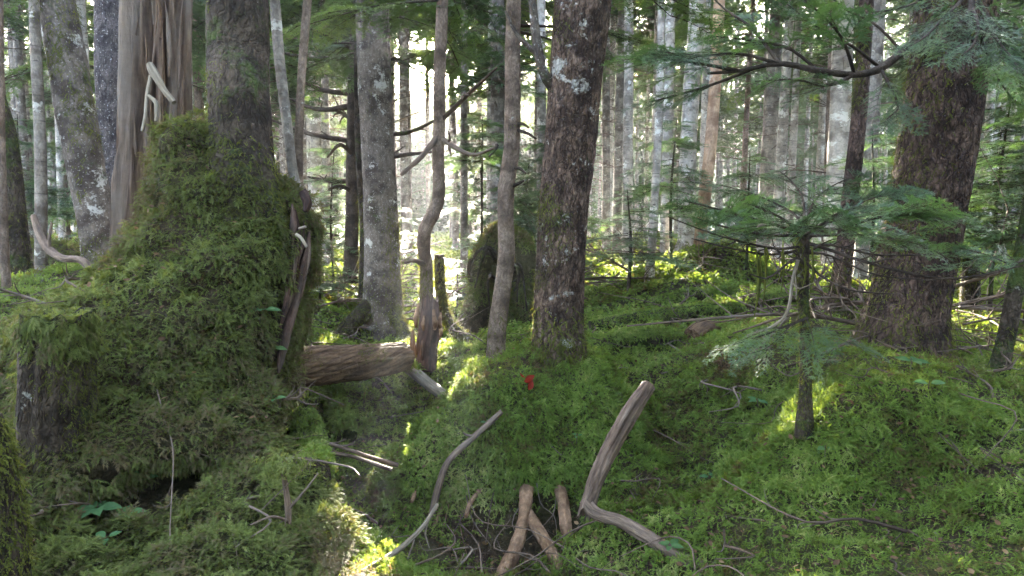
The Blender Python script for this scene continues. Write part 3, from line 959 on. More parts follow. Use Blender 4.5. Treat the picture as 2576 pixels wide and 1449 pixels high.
# tree growing out of the mossy stump
T4 = [(614, 560, 200, 4.1), (610, 470, 176, 4.12), (606, 370, 152, 4.16), (600, 240, 148, 4.22), (600, 140, 150, 4.34), (598, 40, 148, 4.36), (596, -60, 142, 4.4)]
near_tree('conifer_tree', 'thick dark trunk half clothed in moss rising from the top of the big mossy stump', T4, 'bark_mossy', flare=0.15, flare_h=0.2,
          seed=5, n=36, amp=0.07, relief=(24, 7, .045),
          moss=[(2600, 0.036, patchy(0.12, 2.6, 3, zmax=None)), (6500, 0.042, base_moss(1.65, 2.12)), (2200, 0.034, patchy(-0.25, 1.6, 13, side=(-1, -0.2, 0)))])

# right hand giant
T11 = [(2262, 910, 240, 5.0), (2268, 850, 210, 5.0), (2290, 740, 184, 5.0), (2315, 600, 178, 5.0), (2342, 450, 176, 4.98), (2368, 280, 175, 4.96), (2392, 120, 176, 4.94), (2410, -40, 184, 4.9)]
big_tree, big_g = near_tree('conifer_tree', 'massive reddish brown trunk leaning right with sunlit yellow moss along its left edge', T11, 'bark_red', flare=0.42, flare_h=0.20, seed=7,
                            n=44, amp=0.05, lobes=4, relief=(26, 8, .036),
                            moss=[(5200, 0.040, base_moss(0.62, 1.25)), (4200, 0.040, patchy(-0.25, 2.2, 21, side=(-1, 0.25, 0))), (900, 0.03, patchy(0.25, 3.0, 25))])
# left leaning tree
T1 = [(262, 700, 96, 6.2), (250, 620, 88, 6.2), (236, 520, 84, 6.2), (212, 400, 86, 6.2), (190, 280, 88, 6.2), (168, 150, 86, 6.2), (142, 10, 82, 6.2), (128, -60, 80, 6.2)]
near_tree('conifer_tree', 'left leaning grey trunk blotched with dark moss, beside the straight purplish one', T1, 'bark_grey', flare=0.25, flare_h=0.25, seed=9, n=26, relief=(18, 10, .03),
          moss=[(2600, 0.04, patchy(0.05, 2.0, 31)), (1300, 0.04, patchy(-0.1, 1.5, 33, side=(1, 0, 0)))])
# dark purplish trunk
T2 = [(308, 660, 78, 7.2), (302, 560, 74, 7.2), (290, 400, 72, 7.2), (280, 200, 72, 7.2), (278, 0, 70, 7.2), (278, -60, 70, 7.2)]
near_tree('conifer_tree', 'straight purplish grey trunk speckled with pale flecks just left of the broken snag', T2, 'bark_purple', flare=0.2, seed=11, n=24, amp=0.04, relief=(34, 12, .035))
# broken snag
T3 = [(378, 760, 180, 5.3), (382, 620, 172, 5.3), (388, 480, 164, 5.3), (392, 340, 156, 5.3), (396, 180, 150, 5.3), (398, 40, 148, 5.3), (398, -60, 148, 5.3)]
P, R = trunk_path(T3, top=3.6)
g = Geo()
tube(g, P, R, M=140, n=128, amp=0.06, fr=2.4, flare=0.15, flare_h=0.4, lobes=3, seed=2.2, flute=0.40, splint=0.9, flute_f=7.0, notches=[(4.80, .20, .42), (4.25, .07, .25), (5.35, .06, .22), (3.7, .09, .2), (5.8, .08, .25)])
snag = thing('dead_snag', 'barkless dead snag of split reddish weathered wood behind the mossy stump', 'dead tree', tuple(W(378, 760, 5.3)))
part('trunk', g, MAT['snag'], snag)
rs_ = rng_(707)
for k in range(16):
    a = rs_.uniform(322, 462); b0 = rs_.uniform(60, 480); ln = rs_.uniform(90, 260)
    yk = 5.3 - .225 * math.sqrt(max(.05, 1 - ((a - 392) / 82) ** 2)) - .005
    w0 = rs_.uniform(.006, .018)
    g = Geo()
    tube(g, [W(a, b0, yk), W(a + rs_.normal(0, 3), b0 - ln * .5, yk - .012), W(a + rs_.normal(0, 6), b0 - ln, yk - rs_.uniform(0, .03))], [w0 * .6, w0, w0 * .2], M=26, n=9, amp=.5, fr=14, seed=k, flute=.3)
    part('wood_splinter', g, MAT['snag' if k % 3 else 'log'], snag)

# middle distance trees
T7 = [(962, 880, 128, 8.3), (962, 840, 112, 8.3), (962, 760, 98, 8.3), (962, 640, 88, 8.3), (958, 520, 84, 8.3), (950, 380, 80, 8.3), (944, 220, 82, 8.3), (938, 80, 82, 8.3), (934, -60, 80, 8.3)]
grey_tree, grey_g = near_tree('conifer_tree', 'grey lichen mottled trunk with a mossy flared foot, right of the big mossy stump', T7, 'bark_grey', flare=0.7, flare_h=0.17, seed=13,
                              n=34, amp=0.05, lobes=5, relief=(14, 8, .022),
                              moss=[(3600, 0.035, base_moss(0.35, 1.1)), (900, 0.035, patchy(0.05, 2.5, 41, side=(-1, 0, 0))), (3400, 0.036, lambda c, n: np.clip(n[:, 0] * 1.5 - .2, 0, 1) * (c[:, 2] < 1.75) * np.clip(.4 + (1.75 - c[:, 2]), .2, 1))])
# spreading foot of that tree
g = Geo()
for pts in ([(925, 770, 40, 8.2), (885, 815, 46, 7.9), (838, 862, 40, 7.6), (800, 900, 30, 7.3)], [(985, 780, 38, 8.2), (1015, 830, 30, 8.0), (1045, 875, 24, 7.8)]):
    tube(g, [W(a, b, Y) for a, b, w, Y in pts], [PX(w, Y) / 2 for a, b, w, Y in pts], M=16, n=12, amp=0.15, fr=5, seed=3)
part('root', g, MAT['bark_mossy'], grey_tree)
trunk_moss(grey_tree, g, 2600, 0.045, 77, lambda c, n: np.clip(n[:, 2] + 0.7, 0, 1), name='root_moss')
# slim yellow mossy trunk hugging it on the left
T7b = [(915, 800, 26, 8.7), (914, 700, 24, 8.7), (916, 580, 22, 8.7), (905, 420, 20, 8.7), (900, 260, 18, 8.7), (898, 120, 16, 8.7), (897, -40, 15, 8.7)]
near_tree('slim_tree', 'slim trunk with backlit yellow moss, pressed against the grey lichen trunk', T7b, 'bark_mossy', flare=0.2, seed=15, n=12, moss=[(1100, 0.035, patchy(-0.4, 2, 43, zmax=1.3))])
T6 = [(884, 660, 34, 10.5), (886, 540, 34, 10.5), (888, 400, 34, 10.5), (892, 240, 34, 10.5), (896, 100, 32, 10.5), (900, -60, 30, 10.5)]
dark_tree, _ = near_tree('conifer_tree', 'dark slender trunk with many bare branches reaching left, behind the slim mossy trunk', T6, 'limb', flare=0.3, seed=17, n=14)
g = Geo()
rb = rng_(61)
for k in range(15):
    py = 60 + k * 30 + rb.uniform(-8, 8)
    sx = -1 if rb.random() < 0.72 else 1
    l = rb.uniform(60, 260)
    p0 = W(890, py, 10.5); yy = 10.5 + rb.uniform(-1.2, .8)
    twig(g, [p0, W(890 + sx * l * .5, py + rb.uniform(-30, 10), (10.5 + yy) / 2), W(890 + sx * l, py - rb.uniform(-10, 60), yy)], PX(8, 10.5), PX(2.5, 10.5), k, subs=3, slen=.4, n=4)
part('branch', g, MAT['limb'], dark_tree)

# curved thin tree on the rotten stub
T8 = [(1074, 815, 34, 6.7), (1072, 740, 34, 6.7), (1072, 670, 33, 6.7), (1066, 620, 33, 6.68), (1070, 575, 34, 6.66), (1092, 535, 34, 6.66), (1104, 490, 32, 6.68), (1102, 400, 31, 6.7),
      (1106, 280, 30, 6.72), (1106, 180, 30, 6.74), (1110, 80, 29, 6.76), (1114, -60, 28, 6.8)]
curvy, curvy_g = near_tree('slim_tree', 'slim tree with a kinked, S shaped trunk rising from a rotten stub in the sunbeam', T8, 'bark_thin', flare=0.25, flare_h=0.15, seed=19, n=18, sink=0.1,
                           moss=[(1000, 0.03, patchy(0.0, 3, 51, zmax=0.75)), (1500, 0.016, lambda c, n: np.clip(-n[:, 0] * 1.5, .05, 1) * (c[:, 2] < 2.2))])
for pts, r0, r1, sd, sb in (([(1100, 345, 6.68), (1060, 395, 6.55), (1010, 440, 6.4)], 9, 5, 3, 0), ([(1112, 350, 6.7), (1145, 370, 6.5), (1190, 390, 6.4), (1245, 372, 6.3)], 8, 3, 5, 5),
                            ([(1112, 300, 6.7), (1180, 235, 6.6), (1250, 170, 6.5)], 7, 3, 6, 3), ([(1066, 665, 6.65), (1040, 655, 6.55), (1018, 662, 6.5)], 8, 4, 7, 1)):
    g = Geo()
    twig(g, [W(*p) for p in pts], PX(r0, 6.6), PX(r1, 6.6), sd, subs=sb, slen=.3)
    part('branch', g, MAT['twig'], curvy)
# its mossy root running down to the right
g = Geo()
pts = [(1105, 640, 24, 6.9), (1108, 720, 26, 6.9), (1122, 800, 28, 6.85), (1165, 850, 28, 6.75), (1215, 880, 22, 6.6)]
tube(g, [W(a, b, Y) for a, b, w, Y in pts], [PX(w, Y) / 2 for a, b, w, Y in pts], M=24, n=12, amp=0.12, seed=8)
part('root', g, MAT['bark_mossy'], curvy)
trunk_moss(curvy, g, 1800, 0.045, 81, lambda c, n: np.clip(n[:, 2] + 0.8, 0, 1), name='root_moss')
# rotten stub
g = Geo()
tube(g, [W(1068, 935, 6.1), W(1072, 880, 6.15), W(1080, 820, 6.2), (W(1082, 772, 6.3))], np.array([60, 54, 62, 44]) * 6.2 / FOC / 2, M=26, n=30, amp=0.12, flute=0.35, fr=3, seed=6, splint=0.12)
stub = thing('rotten_stub', 'dark rotten broken stub with pale splintered bark below the kinked slim tree', 'stump', tuple(W(1068, 935, 6.1)))
part('stub_body', g, MAT['rot'], stub)
g = Geo()
rq = rng_(909)
for k in range(8):
    up = k < 5
    a = rq.uniform(1043, 1118) if up else rq.uniform(1040, 1085)
    b0, b1 = (rq.uniform(815, 860), rq.uniform(765, 815)) if up else (rq.uniform(890, 925), rq.uniform(835, 860))
    Yk = 6.06 + .00004 * (a - 1080) ** 2
    w0 = rq.uniform(.016, .032)
    tube(g, [W(a, b0, Yk), W(a + rq.normal(0, 2), b0 * .6 + b1 * .4, Yk - .02), W(a + rq.normal(0, 4), b1, Yk + .05)], [w0 * .5, w0, w0 * .5], M=14, n=8, amp=0.5, fr=16, seed=k, splint=.03)
    part('bark_slab' if up else 'wood_splinter', g, MAT['root' if up else 'log'], stub)
    g = Geo()

# tree right of it
T9 = [(1246, 960, 62, 5.7), (1246, 910, 50, 5.7), (1250, 840, 46, 5.7), (1262, 740, 44, 5.7), (1274, 640, 42, 5.7), (1272, 540, 40, 5.7), (1274, 470, 42, 5.7), (1286, 380, 42, 5.7), (1290, 250, 40, 5.7),
      (1290, 120, 38, 5.7), (1294, -60, 36, 5.7)]
slim9, _ = near_tree('slim_tree', 'slender grey brown tree with a knobbly bend, just left of the stout middle tree', T9, 'bark_thin', flare=0.3, flare_h=0.12, seed=23, n=22, amp=0.10, fr=3.5, relief=(50, 14, .05),
                     moss=[(1200, 0.03, base_moss(0.45, 0.95)), (300, 0.025, patchy(0.1, 3, 53, side=(-1, 0, 0))), (1300, 0.015, lambda c, n: np.clip(np.abs(n[:, 0]) * 1.5 - .3, .02, 1) * (c[:, 2] < 1.9))])
g = Geo()
for k, (x0, y0, x1, y1) in enumerate([(1300, 325, 1350, 350), (1296, 420, 1322, 436), (1300, 470, 1318, 455), (1306, 310, 1330, 322), (1262, 365, 1230, 395)]):
    g = Geo()
    twig(g, [W(x0 - 12, y0, 5.68), W((x0 + x1) / 2, (y0 + y1) / 2 - 3, 5.62), W(x1, y1, 5.58)], 0.016, 0.008, k)
    part('branch_stub', g, MAT['limb'], slim9)

# two slim trunks rooted on the right shoulder of the stump
near_tree('slim_tree', 'slim flaking trunk leaning left, left one of the pair growing off the stump shoulder',
          [(744, 470, 26, 4.7), (736, 430, 25, 4.7), (728, 360, 24, 4.7), (716, 260, 26, 4.72), (704, 160, 26, 4.74), (694, 40, 26, 4.78), (688, -60, 24, 4.8)], 'bark_mid', flare=0.15, flare_h=0.08, seed=25, n=14, sink=0.12)
near_tree('slim_tree', 'slim smooth tan trunk leaning right, right one of the pair growing off the stump shoulder',
          [(750, 470, 25, 4.75), (750, 430, 24, 4.75), (752, 350, 21, 4.75), (756, 240, 20, 4.75), (764, 120, 21, 4.78), (774, 0, 21, 4.8), (780, -60, 20, 4.8)], 'bark_thin', flare=0.15, flare_h=0.08, seed=26, n=14, sink=0.12)

# left edge
near_tree('conifer_tree', 'crooked moss shaggy trunk at the left edge above the mossy hollow log',
          [(40, 640, 62, 6.4), (34, 560, 58, 6.4), (26, 440, 54, 6.4), (10, 330, 52, 6.4), (-20, 230, 50, 6.4), (-60, 100, 48, 6.4), (-90, -40, 46, 6.4)], 'bark_mossy', flare=0.3, seed=27, n=20,
          moss=[(2600, 0.04, patchy(-0.3, 2, 61))])
near_tree('slim_tree', 'thin upright pale and dark mottled trunk left of the leaning grey trunk',
          [(103, 790, 30, 6.0), (103, 700, 28, 6.0), (103, 560, 28, 6.0), (102, 400, 27, 6.0), (96, 240, 26, 6.0), (88, 80, 24, 6.0), (84, -60, 22, 6.0)], 'bark_mid', flare=0.2, seed=28, n=14,
          moss=[(300, 0.03, patchy(0.1, 3, 63, side=(1, 0, 0)))])
near_tree('slim_tree', 'slender dark trunk cutting the lower left edge beside the mossy hollow log',
          [(18, 760, 22, 5.4), (12, 640, 20, 5.4), (6, 480, 20, 5.4), (2, 300, 18, 5.4), (0, 100, 16, 5.4), (-2, -60, 16, 5.4)], 'bark_thin', flare=0.2, seed=29, n=12)
near_tree('mossy_tree', 'short shaggy moss wrapped trunk in the bottom left corner of the view',
          [(0, 1560, 150, 2.25), (0, 1420, 130, 2.25), (-8, 1280, 116, 2.25), (-24, 1150, 100, 2.25), (-45, 1050, 84, 2.25)], 'bark_mossy', flare=0.0, seed=30, n=24, top=0.5, amp=0.12,
          cat='tree', moss=[(3800, 0.032, patchy(-0.5, 2, 65))])

# trees on the right
sap_pts = [(2024, 1050, 40, 3.55), (2026, 1000, 32, 3.55), (2028, 920, 30, 3.55), (2024, 830, 28, 3.55), (2020, 740, 28, 3.55), (2018, 660, 32, 3.55), (2020, 610, 32, 3.55), (2024, 575, 20, 3.55), (2027, 545, 9, 3.55)]
P, R = trunk_path(sap_pts, top=0.3, sink=0.1)
g = Geo()
tube(g, P, R, M=46, n=16, amp=0.14, fr=7, flare=0.25, flare_h=0.06, seed=4)
sapling = thing('fir_sapling', 'young fir with an umbrella of flat green sprays on a mossy stem', 'sapling', tuple(W(2024, 1050, 3.55)))
part('trunk', g, MAT['bark_mossy'], sapling)
trunk_moss(sapling, g, 2600, 0.022, 91, patchy(-0.35, 6, 67))

near_tree('slim_tree', 'dark thin trunk standing close to the right foot of the massive leaning trunk',
          [(2345, 905, 26, 4.9), (2350, 850, 24, 4.9), (2352, 780, 22, 4.9), (2356, 700, 20, 4.92), (2362, 560, 18, 5.0), (2372, 400, 16, 5.1), (2380, 200, 14, 5.3), (2384, -60, 12, 5.5)], 'limb', flare=0.3, flare_h=0.06, seed=33, n=12)
near_tree('slim_tree', 'mossy crooked trunk leaning out at the right edge beside the brushwood heap',
          [(2508, 950, 58, 4.7), (2520, 900, 46, 4.7), (2538, 820, 42, 4.7), (2552, 740, 40, 4.7), (2572, 640, 38, 4.72), (2600, 480, 36, 4.75), (2630, 300, 34, 4.8), (2650, 0, 32, 4.9)], 'bark_mossy', flare=0.35, flare_h=0.08, seed=35, n=16,
          moss=[(2200, 0.03, patchy(-0.4, 2, 69))])
near_tree('broken_tree', 'mossy broken trunk behind the massive leaning trunk on its right',
          [(2440, 760, 44, 7.5), (2442, 680, 38, 7.5), (2446, 600, 34, 7.5), (2446, 540, 30, 7.5), (2450, 505, 26, 7.5)], 'bark_mossy', flare=0.3, seed=36, n=14, top=0.5, cat='trunk',
          moss=[(1500, 0.04, patchy(-0.4, 2, 71))])
near_tree('conifer_tree', 'mossy brown trunk with a split foot behind the fir sapling, left of the massive trunk',
          [(2105, 800, 78, 6.6), (2112, 740, 52, 6.6), (2122, 650, 44, 6.6), (2134, 540, 40, 6.6), (2150, 400, 38, 6.6), (2166, 240, 36, 6.6), (2180, 0, 34, 6.6)], 'bark_red', flare=0.5, flare_h=0.14, seed=37, n=20,
          moss=[(2200, 0.04, base_moss(0.7, 1.5)), (1200, 0.04, patchy(-0.1, 2, 73, side=(-1, 0, 0)))])
near_tree('slim_tree', 'thin grey trunk standing in the brushwood right of the stout tree on the mound',
          [(1634, 700, 26, 9.0), (1638, 640, 22, 9.0), (1646, 520, 21, 9.0), (1654, 380, 20, 9.0), (1660, 200, 19, 9.0), (1664, 0, 18, 9.0), (1666, -60, 18, 9.0)], 'bark_pale', flare=0.4, flare_h=0.12, seed=39, n=12,
          moss=[(700, 0.05, base_moss(0.5, 1.1))])
P, R = trunk_path([(1758, 660, 36, 10.0), (1762, 600, 32, 10.0), (1772, 500, 31, 10.0), (1786, 380, 30, 10.0), (1796, 250, 29, 10.0), (1804, 120, 29, 10.0), (1812, -60, 28, 10.0)])
peel, _ = near_tree('conifer_tree', 'pinkish orange trunk with peeling bark among the pale trunks right of the middle',
                    [(1758, 660, 36, 10.0), (1762, 600, 32, 10.0), (1772, 500, 31, 10.0), (1786, 380, 30, 10.0), (1796, 250, 29, 10.0), (1804, 120, 29, 10.0), (1812, -60, 28, 10.0)],
                    'bark_peeled', flare=0.4, flare_h=0.15, seed=41, n=14, moss=[(900, 0.05, base_moss(0.6, 1.2))])
near_tree('conifer_tree', 'pale trunk banded with dark marks and a moss collar, left of the peeling orange trunk',
          [(1722, 650, 60, 10.6), (1728, 600, 46, 10.6), (1728, 480, 42, 10.6), (1732, 360, 41, 10.6), (1740, 220, 41, 10.6), (1752, 60, 40, 10.6), (1758, -60, 40, 10.6)],
          'bark_pale', flare=0.5, flare_h=0.2, seed=43, n=18, moss=[(1600, 0.06, base_moss(0.6, 1.5)), (260, 0.05, lambda c, n: gs(c[:, 0] * 0, c[:, 2], 0, W(0, 450, 10.6)[2], 1, .12))])

# mossy hollow log on the far left and the root plate behind the slim trees
g = Geo()
tube(g, [W(-120, 690, 7.4), W(60, 680, 7.3), W(150, 680, 7.2), W(215, 690, 7.1)], [0.30, 0.30, 0.28, 0.2], M=24, n=22, amp=0.14, fr=2, seed=5)
lg = thing('mossy_log', 'thick moss topped log lying behind the thin mottled trunk on the left', 'log', tuple(W(60, 730, 7.3)))
part('log_body', g, MAT['rot'], lg)
trunk_moss(lg, g, 5200, 0.06, 93, lambda c, n: np.clip(n[:, 2] + 0.25, 0, 1), mat='moss_olive')
g = Geo()
tube(g, [W(1262, 880, 8.2), W(1264, 800, 8.1), W(1268, 720, 8.1), W(1272, 650, 8.15), W(1282, 600, 8.3), W(1290, 582, 8.4)], [0.46, 0.44, 0.38, 0.33, 0.22, 0.08], M=70, n=72, amp=0.55, fr=1.3, seed=9, flute=0.30, notches=[(4.95, .42, .55), (4.1, .18, .3)])
rp = thing('root_plate', 'upturned mossy root plate with dark hollows behind the slender grey brown tree', 'root plate', tuple(W(1265, 870, 8.2)))
part('root_mass', g, MAT['soil'], rp)
trunk_moss(rp, g, 15000, 0.05, 95, lambda c, n: np.clip(n[:, 2] * 1.3 + 0.15 + 1.1 * vnoise(c * 2.6), 0, 1), mat='moss_olive', droop=.5, lift=.9)
for k in range(9):
    rr_ = rng_(2500 + k)
    a = rr_.uniform(1195, 1345); b = rr_.uniform(600, 700)
    g = Geo()
    twig(g, [W(1268, b + 60, 8.0), W(a * .6 + 1268 * .4, b + 20, 7.7), W(a, b + rr_.uniform(-10, 40), 7.6), W(a + rr_.normal(0, 20), b + rr_.uniform(60, 140), 7.6)], .028, .008, 2500 + k, subs=2, slen=.3, n=7)
    part('root', g, MAT['bark_mossy'], rp)

# cut stump at left front
g = Geo()
tube(g, [W(140, 1230, 2.98), W(140, 1060, 2.95), W(142, 960, 2.93), (W(143, 870, 2.92)), W(144, 805, 2.92)], np.array([216, 182, 170, 166, 162]) * 2.92 / FOC / 2, M=50, n=60, amp=0.08, fr=3, seed=12, flute=0.16, splint=.05, notches=[(5.0, .12, .12), (4.4, .10, .10)])
cut = thing('cut_stump', 'short flat topped cut stump with a shaggy moss cap at lower left', 'stump', tuple(W(140, 1230, 2.98)))
part('stump_body', g, MAT['bark_mossy'], cut)
ztop = W(144, 805, 2.92)[2]
trunk_moss(cut, g, 3000, 0.045, 97, lambda c, n: np.clip((c[:, 2] - ztop + 0.10 + .07 * vnoise(c * 14)) / 0.05, 0, 1) + np.clip(n[:, 2], 0, 1) * 1.2, name='moss_cap', mat='moss_olive', droop=1.0, lift=.9, temps=FROND_N)
trunk_moss(cut, g, 9500, 0.020, 98, patchy(-0.35, 4, 75), name='moss')
# ------------------------------------------------------------------ logs, branches, twigs, plants
def px_tube(pts, n=14, M=None, amp=0.1, fr=5, seed=1.0, flute=0.0, splint=0.0, g=None, twist=0.0, flute_f=4.0, relief=None):
    g = g or Geo()
    tube(g, [W(a, b, Y) for a, b, w, Y in pts], [PX(w, Y) / 2 for a, b, w, Y in pts], M=M or max(12, len(pts) * 7), n=n, amp=amp, fr=fr, seed=seed, flute=flute, splint=splint, twist=twist, flute_f=flute_f, relief=relief)
    return g

def on_ground(pts, lift=0.0, flat=0.6):
    """set the distance of each (px, py, w) where its sight line meets the ground, lifted off it"""
    Y = np.array([hit(a, b)[0][1] for a, b, w in pts])
    Y = np.linspace(Y[0], Y[-1], len(Y)) * flat + Y * (1 - flat)
    return [(a, b - lift * w, w, y - .02) for (a, b, w), y in zip(pts, Y)]

# fallen log
g = px_tube([(640, 930, 104, 5.0), (760, 921, 102, 5.15), (880, 912, 94, 5.4), (960, 904, 82, 5.7), (1015, 898, 74, 5.9)], n=110, M=260, amp=0.07, flute=0.16, seed=2.4, splint=0.0, twist=2.2, flute_f=6.0, relief=(34, 6, .05))
flog = thing('fallen_log', 'bare brown fallen log with twisting grain lying behind the big mossy stump', 'log', tuple(W(840, 960, 5.2)))
part('log_body', g, MAT['log'], flog)
trunk_moss(flog, g, 700, 0.03, 120, lambda c, n: np.clip(n[:, 2] - 0.3, 0, 1) * (vnoise(c * 3) > 0))
# pale thin log leaning down from it
g = px_tube([(1005, 908, 30, 6.2), (1040, 935, 30, 5.95), (1090, 975, 30, 5.55), (1155, 1022, 26, 5.05)], n=14, amp=0.06, seed=3)
plog = thing('fallen_branch', 'pale smooth pole with a moss tuft on its upper end, sloping onto the mound', 'branch', tuple(W(1155, 1022, 5.0)))
part('branch_body', g, MAT['bleach'], plog)
trunk_moss(plog, g, 900, 0.05, 122, lambda c, n: np.clip((c[:, 2] - W(1045, 930, 5.9)[2]) / 0.05, 0, 1) * np.clip(n[:, 2] + .5, 0, 1), mat='moss')
# mossy logs in the hollow
for (pts, lab, sd) in (([(765, 1085, 66), (775, 1130, 82), (782, 1180, 90), (792, 1235, 86)], 'short moss furred log end poking out beside the foot of the big stump', 130),
                       ([(820, 980, 46), (838, 1020, 50), (850, 1065, 54), (872, 1125, 56)], 'mossy log sloping down the hollow under the bare fallen log', 131),
                       ([(1485, 836, 32), (1600, 818, 36), (1730, 800, 36), (1860, 784, 28)], 'long mossy log stretched across the slope right of the stout middle tree', 132),
                       ([(1530, 872, 34), (1610, 868, 46), (1700, 866, 36)], 'short mossy log with a sunny patch before the long mossy log', 133),
                       ([(1905, 768, 26), (2000, 756, 28), (2110, 748, 24)], 'mossy log lying on the slope behind the sapling stem', 134),
                       ([(1640, 770, 22), (1740, 752, 26), (1850, 740, 22)], 'thin mossy log farthest up the slope behind the leaning pole', 135)):
    g = px_tube(on_ground(pts, .42), n=18, amp=0.16, seed=sd)
    P0 = np.concatenate(g.v).mean(0)
    r_ = thing('mossy_log', lab, 'log', tuple(float(v) for v in P0))
    part('log_body', g, MAT['bark_mossy'], r_)
    trunk_moss(r_, g, 3600, 0.036, sd, lambda c, n: np.clip(n[:, 2] + 0.15 + .5 * vnoise(c * 3), 0, 1), mat='moss', droop=.5, lift=.8, temps=FROND_N)
g = px_tube(on_ground([(1740, 862, 44), (1762, 848, 50), (1790, 838, 40)], .3), n=24, M=40, amp=.2, flute=.3, seed=17, splint=.1)
solo('broken_log', g, MAT['log'], 'broken reddish log end with pale torn wood on the slope right of the middle tree', 'log', tuple(float(v) for v in np.concatenate(g.v).mean(0)))

# crooked dead branch leaning on the mound
g = px_tube([(1632, 968, 36, 3.95), (1585, 1040, 44, 3.85), (1540, 1120, 44, 3.78), (1502, 1200, 42, 3.7), (1478, 1275, 40, 3.6)], n=48, M=180, amp=0.14, flute=0.22, flute_f=7.0, seed=4.4, splint=0.08, relief=(80, 9, .13))
px_tube([(1470, 1262, 34, 3.62), (1500, 1292, 34, 3.55), (1560, 1312, 34, 3.5), (1620, 1345, 36, 3.42), (1690, 1390, 36, 3.3), (1760, 1425, 32, 3.2), (1830, 1450, 26, 3.12)], n=40, M=180, amp=0.22, seed=5.1, g=g, flute=.18, flute_f=7.0, relief=(80, 9, .13))
solo('crooked_branch', g, MAT['deadwood'], 'sharply bent thick dead branch propped against the right side of the middle mound', 'branch', tuple(W(1478, 1275, 3.6)))

# straight stick leaning on the mound's left side
g = Geo()
twig(g, [W(a, b, y - .06) for a, b, w, y in on_ground([(1262, 1035, 1), (1190, 1100, 1), (1128, 1160, 1), (1102, 1225, 1), (1085, 1300, 1)], 0, .8)], PX(8, 4.2), PX(10, 4.2), 3, subs=2, slen=.12)
solo('dead_stick', g, MAT['twig'], 'long straight brown stick lying down the left face of the middle mound', 'stick', tuple(W(1085, 1300, 3.86)))
g = Geo()
twig(g, [W(1100, 1270, 3.6), W(1060, 1330, 3.4), W(1000, 1385, 3.2), W(920, 1435, 3.0), W(860, 1480, 2.85)], PX(6, 3.3), PX(9, 3.3), 4, subs=1, slen=.2)
solo('dead_stick', g, MAT['bleach'], 'thin grey bowed stick curving down to the bottom edge beside the sunlit moss', 'stick', tuple(W(920, 1435, 3.0)))
# brush branch across the hollow
for k, (pts, r0, lab) in enumerate([
    ([(690, 1102, 4.05), (760, 1105, 4.0), (850, 1122, 4.05), (930, 1150, 4.1), (1000, 1170, 4.2)], 9, 'long thin branch stretched across the hollow, uppermost of the pair'),
    ([(760, 1108, 3.98), (820, 1135, 3.95), (890, 1150, 3.98), (985, 1182, 4.05)], 8, 'long thin branch stretched across the hollow, lower of the pair')]):
    g = Geo()
    twig(g, [W(a, b, Y) for a, b, Y in pts], PX(r0 * .4, 4), PX(r0 * .75, 4), 40 + k, subs=7, slen=.25, sang=.4)
    solo('dead_branch', g, MAT['twig'], lab, 'branch', tuple(W(*pts[-1])))

# bleached antler like branch at the top of the stump
g = px_tube([(376, 160, 15, 4.2), (384, 178, 22, 4.19), (400, 205, 19, 4.16), (414, 228, 15, 4.14), (438, 258, 14, 4.12)], n=14, amp=0.08, seed=6)
px_tube([(380, 190, 10, 4.18), (371, 235, 10, 4.16), (366, 290, 9, 4.12), (358, 330, 8, 4.1)], n=10, amp=.1, seed=7, g=g)
px_tube([(372, 240, 9, 4.16), (392, 258, 11, 4.12), (394, 285, 10, 4.1), (392, 306, 8, 4.08)], n=10, amp=.1, seed=8, g=g)
solo('bleached_branch', g, MAT['bleach'], 'forked bone grey branch sticking up from the top of the mossy stump before the snag', 'branch', tuple(W(436, 256, 4.12)))
g = px_tube([(86, 545, 16, 4.6), (98, 585, 19, 4.5), (120, 625, 20, 4.4), (160, 650, 18, 4.25), (205, 655, 18, 4.15), (238, 690, 20, 4.05)], n=12, M=34, amp=0.12, seed=10)
px_tube([(126, 630, 9, 4.38), (124, 600, 8, 4.38), (130, 560, 6, 4.4)], n=8, seed=11, g=g)
solo('bleached_branch', g, MAT['deadwood'], 'curved grey branch arching out to the left from the shoulder of the big stump', 'branch', tuple(W(238, 690, 4.05)))

# torn bark and rotten wood on the right side of the stump
rs_ = rng_(404)
edge = np.array([(762, 500, 4.22), (766, 560, 4.18), (760, 640, 4.12), (748, 720, 4.06), (730, 800, 3.98), (712, 880, 3.9), (697, 960, 3.82), (686, 1035, 3.76)], float)
for k in range(11):
    u0 = rs_.uniform(0, .55); u1 = min(1, u0 + rs_.uniform(.25, .5))
    E = spline(edge, 40)[int(u0 * 39):int(u1 * 39) + 1:4]
    sh = rs_.uniform(-30, 14); w0 = rs_.uniform(9, 24)
    pts = [(a + sh + rs_.normal(0, 2.5), b, w0 * (1 - .75 * abs(2 * i / max(1, len(E) - 1) - 1) ** 3) , Y + sh * .004) for i, (a, b, Y) in enumerate(E)]
    if len(pts) < 3:
        continue
    g = px_tube(pts, n=14, M=44, amp=0.45, fr=14, seed=12 + k, flute=0.6)
    part('bark_slab', g, MAT['rot' if k % 5 else 'deadwood'], stump, label='torn dark reddish rotten wood down the right side' if k == 0 else None)
for k, (pts, m) in enumerate([([(764, 484, 22, 4.1), (774, 506, 20, 4.05), (768, 532, 12, 4.02)], 'rot'), ([(745, 590, 8, 3.86), (758, 600, 9, 3.83), (772, 622, 7, 3.82)], 'bleach'), ([(752, 575, 6, 3.86), (770, 570, 6, 3.84)], 'bleach')]):
    g = px_tube(pts, n=12, amp=.4, fr=20, seed=13 + k, flute=.3)
    part('wood_splinter', g, MAT[m], stump)

